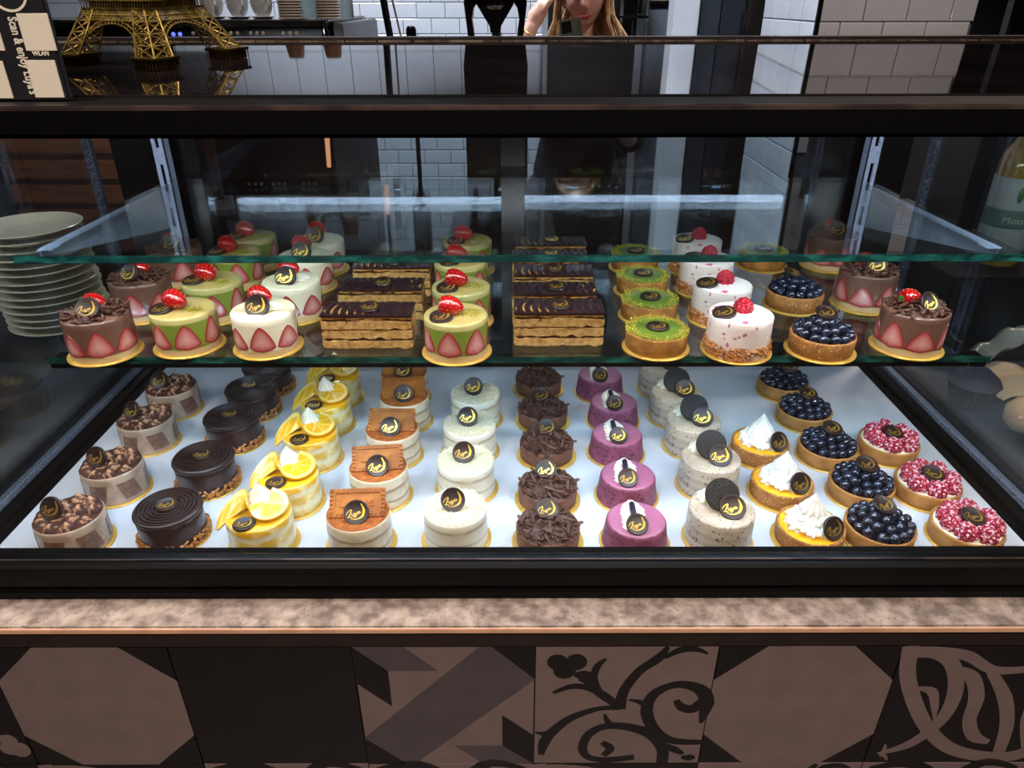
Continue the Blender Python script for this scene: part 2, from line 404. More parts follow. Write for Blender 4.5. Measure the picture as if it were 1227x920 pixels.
blk_p = mat('black_print', '#0d0909', '#110c0b', rough=.45, scale=25)
TS = .197; TZ = .8915; z0, z1 = 0, .0003
def tile_pattern(kind):
    """(base material, mesh list) in tile units 0..1; y up"""
    b = MB(); mats = [mauve, grey_p, blk_p]
    if kind == 'oct':
        c = .27; b.poly([(c, 0), (1-c, 0), (1, c), (1, 1-c), (1-c, 1), (c, 1), (0, 1-c), (0, c)], z0, z1, 0); base = blk_p
    elif kind == 'stripe':
        base = mauve
        b.poly([(.70, 1), (.76, 1), (1, .74), (.28, 0), (.24, 0), (0, .24)], z0, z1, 1)
        b.poly([(.76, 1), (1, 1), (1, .74)], z0, z1, 2); b.poly([(0, .24), (.24, 0), (0, 0)], z0, z1, 2)
        b.poly([(0, 1), (.185, .81), (.185, .52), (0, .71)], z0, z1, 2); b.poly([(0, 1), (.28, 1), (.46, .81), (.185, .81)], z0, z1, 1)
        b.poly([(1, 0), (.815, .17), (.815, .44), (1, .26)], z0, z1, 2); b.poly([(1, 0), (.70, 0), (.53, .17), (.815, .17)], z0, z1, 1)
    elif kind == 'scroll':
        base = mauve
        def U(l): return [((x-617)/(605-56*(y-215)/380), 1-(y-215)/380) for x, y in l]
        k = 1/600
        for dq_, (pts, ww) in enumerate((([(900, 408), (912, 350), (960, 290), (1020, 252), (1052, 218)], [30, 26, 24, 26, 10]), ([(1040, 250), (1090, 228), (1140, 224), (1185, 238)], [10, 20, 18, 4]),
                        ([(905, 405), (830, 407), (740, 437), (680, 482), (652, 520), (642, 563)], [14, 16, 22, 28, 30, 14]), ([(622, 485), (650, 490), (680, 486)], [4, 16, 24]),
                        ([(895, 400), (850, 368), (800, 342), (740, 336), (678, 356)], [22, 26, 20, 18, 8]), ([(832, 352), (812, 310), (822, 275), (850, 252)], [14, 18, 18, 6]),
                        ([(1180, 520), (1080, 515), (1020, 480), (990, 420), (1005, 368), (1060, 336), (1120, 332), (1172, 352), (1186, 392), (1170, 455)], [18, 24, 30, 32, 28, 22, 26, 36, 40, 8]),
                        ([(928, 378), (968, 386), (995, 400)], [4, 16, 24]), ([(1175, 385), (1140, 408), (1105, 402), (1086, 380)], [30, 30, 26, 14]),
                        ([(1045, 594), (1045, 540), (1000, 490), (920, 466), (850, 466), (798, 494), (780, 540), (800, 572), (860, 582), (952, 572)], [30, 32, 32, 26, 22, 24, 24, 20, 22, 20]),
                        ([(850, 425), (862, 450), (885, 470)], [6, 16, 20]), ([(845, 520), (872, 542), (850, 566)], [16, 24, 16]),
                        ([(1055, 525), (1085, 545), (1115, 560)], [6, 24, 10]), ([(1110, 572), (1135, 574), (1155, 572)], [10, 26, 8]),
                        ([(745, 300), (780, 305), (815, 342)], [6, 42, 8]))):
            b.ribbon(U(pts), [q*k*1.38 for q in ww], z0, z1+.000006*dq_, 2)
        for dz_, (cx, cy_, r) in enumerate(((690, 262, 34), (752, 262, 36), (714, 286, 38))):
            u, v = U([(cx, cy_)])[0]; b.poly([(u+r*k*cos(a*pi/8), v+r*k*1.05*sin(a*pi/8)) for a in range(16)], z0, z1+.00005*(dz_+1), 2)
    elif kind == 'lace':
        base = blk_p
        def U(l): return [((x-(785-155*(y-238)/412))/(690+20*(y-238)/412), 1-(y-238)/414) for x, y in l]
        k = 1/690
        for i, (pts, ww) in enumerate((([(808, 240), (800, 330), (835, 430), (895, 520), (985, 590), (1100, 622), (1240, 630), (1400, 600)], 50),
                        ([(790, 262), (900, 262), (970, 300), (992, 380), (965, 465), (900, 532), (810, 585), (690, 616)], [46, 46, 48, 50, 46, 40, 34, 8]),
                        ([(985, 310), (1050, 340), (1078, 410), (1062, 490), (1090, 550), (1155, 572)], [16, 46, 50, 44, 46, 20]),
                        ([(880, 254), (1020, 270), (1120, 315), (1227, 318), (1400, 300)], [34, 40, 34, 28, 28]),
                        ([(1120, 320), (1190, 410), (1218, 510), (1205, 610)], [30, 46, 46, 40]), ([(845, 378), (900, 390), (915, 440), (918, 490)], [10, 34, 26, 4]),
                        ([(1470, 300), (1350, 380), (1300, 480), (1330, 600)], 46), ([(700, 628), (718, 600), (722, 580)], [6, 14, 5]), ([(700, 610), (722, 625), (730, 640)], [6, 14, 5]))):
            b.ribbon([(min(max(u, 0), 1), min(max(v, .0), 1)) for u, v in U(pts)], [q*k*1.25 for q in (ww if isinstance(ww, list) else [ww]*len(pts))], z0, z1+.00004*i, 0)
    elif kind == 'leaf':
        base = blk_p
        b.ribbon([(.55, .95), (.62, .6), (.75, .35), (.88, .22)], [.05, .07, .06, .05], z0, z1, 0)
        for dz_, (cx, cy_, r) in enumerate(((.89, .22, .055), (.87, .15, .055), (.93, .14, .065))): b.poly([(cx+r*cos(a*pi/8), cy_+r*sin(a*pi/8)) for a in range(16)], z0, z1+.00005*(dz_+1), 0)
        b.ribbon([(0, .1), (.3, .45), (.3, .8), (0, .95)], .07, z0, z1, 0)
    elif kind == 'curl':
        base = mauve
        b.ribbon([(.05, .95), (.3, .99), (.5, .8), (.3, .6), (.1, .7)], [.03, .08, .09, .07, .03], z0, z1, 2); b.ribbon([(.95, .95), (.7, .99), (.5, .6), (.7, .3), (.9, .4)], [.03, .08, .09, .07, .03], z0, z1, 2)
        b.ribbon([(.5, .8), (.5, 0)], .06, z0, z1, 2)
    else:
        return blk_p, None
    M = Matrix(((TS, 0, 0, 0), (0, 0, -1, 0), (0, TS, 0, 0), (0, 0, 0, 1)))
    b2 = MB().merge(b, M)
    return base, b2.mesh('pattern', mats, smooth=0)
PT = {k: tile_pattern(k) for k in ('oct', 'stripe', 'scroll', 'lace', 'leaf', 'plain', 'curl')}
TM = {id(m): MB().box((.0007, 0, .0007), (TS-.0007, .007, TS-.0007), ch=.0004).mesh('tile', m) for m in (mauve, blk_p)}
for row, kinds in enumerate((['plain', 'leaf', 'oct', 'plain', 'stripe', 'scroll', 'oct', 'lace', 'stripe', 'plain'],
                             ['curl', 'oct', 'lace', 'curl', 'curl', 'lace', 'scroll', 'curl', 'oct', 'lace'], ['oct', 'scroll', 'plain', 'oct', 'lace', 'plain', 'stripe', 'oct', 'curl', 'plain'])):
    for i, k in enumerate(kinds):
        base, pm = PT[k]
        t = put('tile', TM[id(base)], cnt_, (.0245+TS*(i-5), -.001, TZ-TS*(row+1)))
        if pm: put('pattern', pm, t, (0, -.0001, 0))

# ================================================================== DISPLAY CASE
case = thing('display_case', 'black framed glass pastry display case lit inside, standing on the stone ledge', 'display case', (0, .6, .925))
O = Vector((0, .6, .925))
def kb(name, a, b, mt, par=case, ch=.001, **k):
    return boxobj(name, tuple(Vector(a)-O), tuple(Vector(b)-O), mt, par, ch, **k)
SX = .63; YF = .592; YD = 1.12
# lower front frame: profile
prof = [(.606, .9775), (.592, .9785), (.5885, .9782), (.5875, .9765), (.583, .9755), (.580, .972), (.580, .948), (.583, .9465), (.589, .939), (.589, .935), (.584, .934), (.584, .9255), (.64, .9255), (.64, .948), (.606, .948)]
b = MB(); n = len(prof)
vs = [(x, y-.6, z-.925) for x in (GX0, GX1) for y, z in prof]
b.add(vs, [tuple(range(n)), tuple(reversed(range(n, 2*n)))]+[(i, (i+1) % n, n+(i+1) % n, n+i) for i in range(n)])
put('front_frame', b.mesh('front_frame', BLKM, smooth=0), case)
kb('gasket', (GX0, .5985, .9775), (GX1, .606, .9788), RUB, ch=.0004)
trk = mat('white_tray_laminate', '#c6cbd4', '#bcc3cf', rough=.25, scale=4, coat=.3)
kb('frame_highlight', (GX0, .5868, .9768), (GX1, .5885, .9785), MC['edge_highlight'] if 'edge_highlight' in MC else mat('edge_highlight', '#7b6a62', '#57494a', rough=.3, metal=.7, scale=20), ch=.0003)  # tan strip painting the highlight along the front frame
kb('tray', (-.588, .606, .940), (.588, 1.116, .950), trk, ch=.001)
kb('tray_base', (GX0, .64, .9255), (GX1, YD, .9395), BLK, ch=0)
kb('side_sill', (-SX-.01, .606, .9395), (-.589, 1.116, .9485), BLK); kb('side_sill', (.589, .606, .9395), (SX+.01, 1.116, .9485), BLK)
for s in (-1, 1):
    x = s*(SX)
    kb('glass_channel', (x-.005, .60, .949), (x+.005, 1.118, .958), mat('silver_channel', '#b4bed2', '#727b90', rough=.35, metal=.5, scale=700, lo=.45, hi=.55))
    kb('sill_riser', (s*.612-.008, .606, .949), (s*.612+.008, 1.116, .9535), BLKM)
    kb('side_glass', (x-.003, .600, .958), (x+.003, 1.116, 1.408), SIDEGLASS, ch=0)
    kb('corner_post', (x-.006, 1.107, .958), (x+.006, 1.119, 1.408), mat('dotted_seal', '#22242b', '#5a6072', rough=.4, scale=500, lo=.5, hi=.56))
kb('front_glass', (GX0, YF, .979), (GX1, YF+.006, 1.409), GLASS, ch=0)
kb('top_rail', (GX0, .572, 1.409), (GX1, .63, 1.4305), BLKM, ch=.0015)
kb('rail_highlight', (GX0, .5715, 1.4265), (GX1, .5745, 1.4312), mat('edge_highlight', '#7b6a62', '#57494a', rough=.3, metal=.7, scale=20))  # strip coloured as the bright highlight on the rail's upper edge
kb('top_gasket', (GX0, .588, 1.405), (GX1, .604, 1.409), RUB, ch=.0004)
TILT = math.atan2(.0190, .54)
def topz(y): return 1.4302+(y-.575)*math.tan(TILT)
boxobj('reflection_blocker', (-.98, .08, -.014), (.98, .50, -.0095), mat('blocker_black', '#050505', rough=.9, spec=.05), case, 0, loc=(0, .575-.6, 1.4302-.925), rot=(TILT, 0, 0))  # unseen matt sheet added to stop light reflecting off the top's underside
boxobj('glass_top', (GX0, .055, -.009), (GX1, .545, 0), TOPM, case, .0008, loc=(0, .575-.6, 1.4302-.925), rot=(TILT, 0, 0))
kb('top_back_rail', (GX0, 1.118, 1.42), (GX1, 1.150, 1.4545), BRONZE, ch=.002)
random.seed(8)
b = MB(); x = GX0
while x < GX1:   # uneven bead of bright sealant along the back rail
    l = random.uniform(.006, .03); hz = random.uniform(.0002, .0012); b.box((x, 1.1150-.6, 1.4488-.925), (x+l, 1.1172-.6, 1.4496-.925+hz)); x += l*random.choice((1, 1, 1.02, 1.25))
put('sealant_bead', b.mesh('sealant_bead', mat('bright_bead', '#8c7564', '#c9b8a4', rough=.3, metal=.6, scale=60), smooth=0), case, kind='stuff')
# back doors
kb('rear_frame', (-.60, YD, .9395), (-.472, YD+.03, 1.41), BLK); kb('rear_frame', (.468, YD, .9395), (.60, YD+.03, 1.41), BLK)
kb('rear_frame', (-.472, YD, .9395), (.468, YD+.03, .985), BLK); kb('rear_frame', (-.472, YD, 1.395), (.468, YD+.028, 1.42), BLK)
for nm, a, bx, dy in (('l', -.472, -.010, .004), ('r', .016, .468, .012)):
    dpan = kb('sliding_door', (a, YD+dy, .986), (bx, YD+dy+.004, 1.394), DOORGLASS, ch=0)
    boxobj('door_handle', tuple(Vector((a+.01 if nm == 'l' else bx-.022, YD+dy+.0045, 1.16))-O), tuple(Vector((a+.022 if nm == 'l' else bx-.01, YD+dy+.012, 1.24))-O), BLK, dpan)
kb('door_stile', (-.016, YD-.003, .986), (.020, YD+.002, 1.394), BLK)
# neighbouring bays
kb('bay_floor', (GX0, .64, .94), (-SX-.012, 1.62, 1.046), mat('bay_dark', '#161316', '#1e1a1c', rough=.4, scale=8), ch=0)
kb('bay_floor', (SX+.012, .64, .94), (GX1, 1.62, .956), mat('bay_grey', '#1f2024', '#2a2b30', rough=.4, scale=8), ch=0)
kb('bay_back', (GX0, 1.60, 1.05), (-.64, 1.62, 1.41), DARKWOOD, ch=0); kb('bay_back', (.64, 1.60, .956), (GX1, 1.62, 1.41), mat('bay_back_grey', '#34353a', '#45464c', rough=.5, scale=5), ch=0)
kb('bay_wall', (GX0-.02, .6, .94), (GX0, 1.62, 1.41), BLKM, ch=0); kb('bay_wall', (GX1, .6, .94), (GX1+.02, 1.62, 1.41), BLKM, ch=0)
# uprights with slots
for x in (-.513, .529):
    b = MB(); wd = .0095
    zs = [.96]; z = 1.0
    while z < 1.39: zs += [z, z+.028]; z += .052
    zs.append(1.405)
    for i in range(len(zs)-1):
        if i % 2 == 0: b.box((-wd, 0, zs[i]), (wd, .002, zs[i+1]))
        else: b.box((-wd, 0, zs[i]), (-.0025, .002, zs[i+1])); b.box((.0025, 0, zs[i]), (wd, .002, zs[i+1]))
    b.box((-wd, 0, .96), (-wd+.0015, .018, 1.405)); b.box((wd-.0015, 0, .96), (wd, .018, 1.405)); b.box((-wd+.0015, .014, .96), (wd-.0015, .016, 1.405), 1)
    put('upright', b.mesh('upright', [ALU, BLK], smooth=0), case, tuple(Vector((x, 1.085, 0))-O))
# LED strips: upper one below the top rail
led = thing('upper_light_strip', 'cool white light strip fixed below the top rail of the case, side-bay lengths added', 'light strip', (0, .65, 1.405))
LEDU = emit('led_upper', (.82, .90, 1), LED_TOP); LEDS = emit('led_lower', (.52, .74, 1), LED_SHELF)
for xa, xb in ((-.605, .605), (-.985, -.645), (.645, .985)):   # case length, then side-bay lengths added to light plates and bottles
    boxobj('profile', (xa, -.006, .001), (xb, .006, .0125), BLK, led)
    b = MB(); xa += .005; xb -= .005
    b.add([(xa, .0115, .0120), (xb, .0115, .0120), (xb, .0115, .0005), (xa, .0115, .0005), (xb, -.0055, .0003), (xa, -.0055, .0003)], [(0, 1, 2, 3), (3, 2, 4, 5)])
    put('diffuser', b.mesh('diffuser', LEDU, smooth=0), led)
# glass shelves
def shelf(z, x0, x1, yf, yb, label, lower):
    t = thing('glass_shelf', label, 'shelf', (0, yb, z))
    b = MB().box((x0, yf-yb, -.008), (x1, 0, 0), ch=.0006)
    b.v = b.v
    me = b.mesh('glass_panel', [SHELFGLASS, EDGE], smooth=0)
    for p in me.polygons:
        if p.normal.y < -.3: p.material_index = 1
    put('glass_panel', me, t)
    for x in (x0+.012-.018, x1-.012+.018) if not lower else (x0+.006, x1-.006):
        b = MB(); L = (yb-yf)*.86; h0, h1 = .062, .016
        zt = -.0085
        pts = [(.0005, zt), (-L, zt), (-L, zt-h1*.6), (-L*.2, zt-h0*.85), (.0005, zt-h0)]
        n = len(pts); xx = -.001
        b.add([(xx, y, z_) for y, z_ in pts]+[(xx+.002, y, z_) for y, z_ in pts], [tuple(range(n)), tuple(reversed(range(n, 2*n)))]+[(i, (i+1) % n, n+(i+1) % n, n+i) for i in range(n)])
        s_ = 1 if x < 0 else -1
        b.box((min(0, s_*.012), -L, zt-.0015), (max(0, s_*.012), .0005, zt))
        b.box((min(0, s_*.016), -L-.004, zt-.001), (max(0, s_*.016), -L+.014, zt+.0002))
        put('bracket', b.mesh('bracket', BLK if lower else ALU, smooth=0), t, (x, 0, 0))
    return t
UZ, LZ = 1.274, 1.161
us = shelf(1.2685, -.502, .518, .700, 1.083, 'upper clear glass shelf with green edge and pale metal brackets, left empty', False)
us.rotation_euler.x = radians(-.85)
sh = shelf(LZ, -.503, .517, .700, 1.075, 'lower glass shelf with green edge carrying the strawberry cakes and layered slices', True)
for x in (-.497, .511):
    put('shelf_clip', MB().box((-.009, -.012, -.0175), (.009, .012, -.0082), ch=.001).mesh('shelf_clip', BLK), sh, (x, -.355, 0))
led2 = thing('shelf_light_strip', 'thin blue-white light strip fixed under the front edge of the lower glass shelf', 'light strip', (0, .708, LZ-.0085))
boxobj('profile', (-.485, -.006, -.0032), (.495, .016, 0), BLK, led2, ch=.0003)
b = MB(); b.add([(-.48, -.004, -.0045), (.49, -.004, -.0045), (.49, .0165, -.0045), (-.48, .0165, -.0045), (.49, .0165, -.0005), (-.48, .0165, -.0005)], [(0, 3, 2, 1), (5, 4, 2, 3)])
put('diffuser', b.mesh('diffuser', LEDS, smooth=0), led2)
boxobj('front_lip', (-.485, -.0065, -.0048), (.495, -.0045, -.002), BLK, led2, ch=.0003)

# ================================================================== PASTRY PARTS
gold = mat('gold_foil', '#d9a93c', '#e8bf5a', rough=.28, metal=.75, scale=40)
board_m = mat('gold_board', '#d9a944', '#e6bd62', rough=.35, metal=.45, scale=60)
choc = mat('dark_chocolate', '#231412', '#2b1a17', rough=.42, scale=70, coat=.1, coatrough=.4)
chocm = mat('shaved_chocolate', '#3a2018', '#5a3526', rough=.55, scale=180, lo=.35, hi=.7)
cream = mat('whipped_cream', '#e9dfc2', '#f0e8d0', rough=.45, scale=90, sss=.3, bump=.2, bscale=200)
white_cream = mat('white_meringue', '#e2dcd2', '#ebe6dc', rough=.42, scale=80, sss=.3)
crust = mat('baked_crust', '#b47a3c', '#8c5526', rough=.65, scale=70, lo=.3, hi=.72, bump=.7, bscale=260, bdist=.0008, speck=('#e0ac6c', 420, .64))
crust_pale = mat('pale_crust', '#bd8848', '#99662e', rough=.65, scale=60, lo=.3, hi=.72, bump=.7, bscale=260, bdist=.0008)
choc_crust = mat('cocoa_crust', '#7a4e39', '#5f3a29', rough=.6, scale=80, lo=.3, hi=.7, bump=.6, bscale=260, bdist=.0008)
leaf_m = mat('strawberry_leaf', '#3f7a2c', '#2c5a22', rough=.45, scale=80)
crumb_g = mat('pistachio_crumb', '#bcae3c', '#93902a', rough=.75, scale=160, lo=.35, hi=.65)
crumb_c = mat('caramel_crumb', '#c07a34', '#8e4e1e', rough=.5, scale=110, lo=.35, hi=.65, coat=.3)

# medallion with its gold script
script = MB()
for pts, ww in (([(-.78, -.22), (-.70, -.02), (-.52, .15), (-.38, .18), (-.42, .02), (-.50, -.20), (-.58, -.40), (-.66, -.36), (-.52, -.37), (-.28, -.42)], [.04, .05, .05, .07, .08, .08, .06, .04, .05, .04]),
                ([(-.32, -.08), (-.34, -.22), (-.25, -.27), (-.18, -.16), (-.16, -.06), (-.17, -.22), (-.10, -.20)], .055),
                ([(-.08, -.04), (-.08, -.16), (.00, -.18), (.06, -.02), (.02, -.24), (-.08, -.40), (-.16, -.34), (.0, -.2), (.12, -.08)], .05),
                ([(.25, .04), (.14, .03), (.12, -.10), (.2, -.12), (.27, .04), (.28, -.08), (.36, 0)], .05),
                ([(-.42, -.50), (-.1, -.56), (.25, -.48), (.5, -.3), (.6, -.02), (.56, .3), (.36, .68)], [.02, .05, .09, .17, .20, .12, .02]),
                ([(.50, -.38), (.66, -.12), (.70, .18)], [.02, .05, .02])):
    script.ribbon(pts, ww, 0, .02, 0, sub=4)
R_M = .0120
sm = MB().merge(script, T(0, 0, 0, s=(R_M, R_M, .012))).mesh('gold_script', gold, smooth=0)
mm = MB().lathe([(0, .0026), (R_M*.84, .0026), (R_M*.88, .0029), (R_M*.95, .0029), (R_M, .0022), (R_M, .0004), (R_M*.96, 0), (0, 0)], 32).mesh('medallion', choc)
def medal(loc, rot=(0, 0, 0), s=1.0):
    return N('medallion', mm, loc, rot, (s, s, s), [N('gold_script', sm, (0, 0, .0026))])
boards = {}
def board(r):
    k = round(r, 4)
    if k not in boards:
        boards[k] = MB().lathe([(0, .0016), (r-.0005, .0016), (r, .0012), (r, 0), (0, 0)], 56).mesh('gold_board', board_m)
    return N('gold_board', boards[k])
BT = .0016
def body(name, r0, r1, h, m, mtop=None, edge=.002, wob=.0003, n=56, seed=1, rings=7):
    """slightly uneven frustum with soft rim: r0 base, r1 top"""
    prof = [(0, h), (r1*.5, h), (r1-edge*1.6, h), (r1-edge*.5, h-edge*.25), (r1, h-edge)]
    for i in range(1, rings): prof.append((r1+(r0-r1)*i/rings, (h-edge)*(1-i/rings)))
    prof += [(r0, .0003), (r0-.001, 0), (0, 0)]
    def wb_(r, z, a, j):
        q = noise.noise(Vector((cos(a)*2.2+seed*7, sin(a)*2.2, z*90)))*wob*(1 if j > 1 else .5)
        return (r+q if r > 1e-6 else 0), z+(noise.noise(Vector((r*90*cos(a), r*90*sin(a), seed)))*wob*.9 if j < 3 else 0), a
    ml = [1 if (mtop and j < 3) else 0 for j in range(len(prof)-1)]
    return MB().lathe(prof, n, ml, wob=wb_).mesh(name, [m, mtop] if mtop else m, smooth=50)
def kiss_mb(r, h, ridges=9, tw=.6, depth=.16, tip=1.0, n=None, rings=12, mat_=0):
    n = n or ridges*6
    prof = []
    for j in range(rings+1):
        t = j/rings
        rad = r*((1-t)**.75)*(1+.28*sin(pi*min(1, t*1.6)))*(.86 if t == 0 else 1)
        if t > .8: rad = max(rad*.8, r*.03*tip)
        prof.append((rad if j < rings else 0, h*t))
    prof = [(0, 0)]+prof
    def wb_(q, z, a, j): return q*(1+depth*cos(ridges*a)*(1-.5*z/h)), z, a+tw*z/h
    return MB().lathe(prof, n, mat_, wob=wb_)

# strawberries
seed_m = mat('strawberry_skin', '#9e0a14', '#c4161c', rough=.16, coat=.8, scale=30, bump=.25, bscale=420, bdist=.0006, kind='noise')
def strawb(k=1.0, n=28):
    b = MB(); L, R = .0205*k, .0098*k
    prof = [(0, 0), (R*.45, .0001), (R*.8, L*.08), (R, L*.28), (R*1.0, L*.45), (R*.88, L*.68), (R*.62, L*.9), (R*.32, L*1.04), (0, L*1.1)]
    b.lathe(prof, n)
    return b
berry = strawb(1.25).mesh('strawberry', seed_m)
sd = MB(); random.seed(4)
_sp = [(0, .45), (.08, .8), (.28, 1), (.45, 1), (.68, .88), (.9, .62), (1.04, .32)]
for j in range(8):
    t = .10+j*.12
    for (a0, q0), (a1, q1) in zip(_sp, _sp[1:]):
        if a0 <= t <= a1: q = (q0+(q1-q0)*(t-a0)/(a1-a0))*.0098*1.25
    for i in range(9):
        a = 2*pi*(i+.5*(j % 2))/9; sd.sphere(((q-.0001)*cos(a), (q-.0001)*sin(a), t*.0205*1.25), .00045, 5, 3, sc=(1, 1, 1.6))
seeds = sd.mesh('seeds', mat('gold_seed', '#e0b050', rough=.4), fix=False)
lf = MB()
for i in range(6):
    a = 2*pi*i/6; M = T(0, 0, -.0003, 0, radians(-8), a)
    lf.add([(0, -.0012, 0), (.004, -.0022, -.0006), (.0095, 0, .001), (.004, .0022, -.0006), (0, .0012, 0), (.004, 0, .0007)], [(0, 1, 5), (1, 2, 5), (2, 3, 5), (3, 4, 5), (4, 0, 5), (4, 3, 2, 1, 0)], 0, M)
lf.tube([(0, 0, 0), (0, 0, -.003), (.001, 0, -.005)], .0006, 6)
leaves = lf.mesh('strawberry_leaves', leaf_m, fix=False)
def strawberry(loc, rot, k=1.0, leaf=True):
    ch = [N('seeds', seeds, kind='stuff')]+([N('strawberry_leaves', leaves)] if leaf else [])
    return N('strawberry', berry, loc, rot, (k, k, k), ch)
# raspberry
random.seed(2)
rb = MB(); rs = MB()
for j, (rr, z, n) in enumerate(((.0052, .0008, 9), (.0062, .0032, 11), (.0058, .0058, 10), (.0044, .0082, 8), (.0024, .0100, 5), (0, .0108, 1))):
    for i in range(n):
        a = 2*pi*(i+.5*(j % 2))/n; c = (rr*cos(a), rr*sin(a), z)
        rb.sphere(c, .0021, 8, 6)
rb.lathe([(0, 0), (.0045, 0), (.0055, .003), (.004, .008), (0, .010)], 10)
rasp_m = mat('raspberry_skin', '#c01e33', '#9c1228', rough=.3, scale=120, sss=.25, coat=.25)
sugar_m = mat('sugared_raspberry', '#a51c38', '#8c1430', rough=.45, scale=160, sss=.1, speck=('#e3b9c4', 420, .545))
raspm = rb.mesh('raspberry', rasp_m, smooth=60, fix=False)
raspsm = rb.mesh('raspberry', sugar_m, smooth=60, fix=False)
# blueberry
bb = MB().lathe([(0, -.0046), (.0022, -.0042), (.0040, -.0024), (.0050, 0), (.0042, .0025), (.0026, .0038), (.0017, .0041), (.0016, .0049), (.0012, .0048), (.0010, .0034), (0, .0033)], 14,
                wob=lambda r, z, a, j: (r, z+(.0004*cos(5*a) if j == 7 else 0), a))
blue_m = mat('blueberry_skin', '#10131f', '#262c42', rough=.16, scale=120, coat=.7, coatrough=.08, lo=.35, hi=.7)
bluem = bb.mesh('blueberry', blue_m, smooth=60)
def blueberries(rr=.031, z0=.021, seed=1):
    random.seed(seed); out = []
    for R, z, n in ((rr-.0055, z0+.0035, 15), (rr-.0150, z0+.0085, 10), (rr-.0250, z0+.0130, 5), (.0015, z0+.015, 1)):
        for i in range(n):
            a = 2*pi*(i+random.uniform(-.12, .12)+.37*R*100)/n; s = random.uniform(1.08, 1.32)
            out.append(N('blueberry', bluem, (R*cos(a), R*sin(a), z+random.uniform(-.0008, .0012)), (random.uniform(-1.2, 1.2), random.uniform(-1.2, 1.2), a), (s, s, s)))
    return out
# flakes of chocolate
def flakes(R, z0, n, size, seed, dome=.006, m=chocm):
    random.seed(seed); b = MB()
    for i in range(n):
        r = R*sqrt(random.random()); a = random.uniform(0, 2*pi)
        l = size*random.uniform(.5, 1.3); w_ = size*random.uniform(.25, .6); cv = random.uniform(.1, .45)*w_; th = .0005
        z = z0+dome*(1-(r/R)**2)*random.uniform(.2, 1.1)+.0006
        M = T(r*cos(a), r*sin(a), z, random.uniform(-.75, .75), random.uniform(-.75, .75), random.uniform(0, 2*pi))
        vs = []
        for y, q in ((-w_/2, 0), (-w_*.15, cv), (w_*.2, cv*.9), (w_/2, 0)):
            vs += [(-l/2+random.uniform(-.1, .1)*l, y, q), (l/2+random.uniform(-.1, .1)*l, y, q)]
        vs += [(x, y, z_-th) for x, y, z_ in vs]
        fs = []
        for k in (0, 2, 4): fs += [(k, k+1, k+3, k+2), (8+k, 10+k, 11+k, 9+k)]
        fs += [(0, 8, 9, 1), (6, 7, 15, 14), (0, 2, 10, 8), (2, 4, 12, 10), (4, 6, 14, 12), (1, 9, 11, 3), (3, 11, 13, 5), (5, 13, 15, 7)]
        b.add(vs, fs, 0, M)
    return b.mesh('chocolate_shavings', m, smooth=0, fix=False)
def crumbs(pts, s0, s1, m, seed=1, name='crumbs'):
    random.seed(seed); b = MB()
    for p in pts:
        s = random.uniform(s0, s1)
        vs = [tuple(Vector(v)*s*random.uniform(.7, 1.2)) for v in ((1, 0, 0), (-1, 0, 0), (0, 1, 0), (0, -1, 0), (0, 0, 1), (0, 0, -1))]
        b.add(vs, [(0, 2, 4), (2, 1, 4), (1, 3, 4), (3, 0, 4), (2, 0, 5), (1, 2, 5), (3, 1, 5), (0, 3, 5)], 0, T(*p, random.uniform(0, 3), random.uniform(0, 3), 0))
    return b.mesh(name, m, smooth=0, fix=False)
def ring_pts(n, r0, r1, z0_, z1_, seed=1):
    random.seed(seed); o = []
    for i in range(n):
        a = random.uniform(0, 2*pi); r = random.uniform(r0, r1); o.append((r*cos(a), r*sin(a), random.uniform(z0_, z1_)))
    return o
def tart_shell(name, r, h, m, filling, fz=.003, lip=.0032):
    n = 64
    prof = [(r-lip-.0006, h-fz), (r-lip, h-.0008), (r-lip*.5, h+.0003), (r-.0004, h-.0006), (r, h-.002), (r-.0004, h*.5), (r-.0010, .001), (r-.002, 0), (0, 0)]
    def wb_(q, z, a, j): return (q+noise.noise(Vector((cos(a)*5, sin(a)*5, z*200)))*.0004 if q > 0 else 0), z+(noise.noise(Vector((cos(a)*4, sin(a)*4, 3)))*.0007 if 0 < j < 4 else 0), a
    b = MB().lathe(prof, n, 0, wob=wb_)
    b.f = [f for f in b.f if len(f) != n or True]
    return b.mesh(name, m, smooth=50), MB().lathe([(0, h-fz+.0016), (r*.6, h-fz+.0014), (r-lip-.0002, h-fz+.0004), (r-lip-.0002, h-fz-.002), (0, h-fz-.002)], 48).mesh('filling', filling)

PAST = {}
LR = .0362
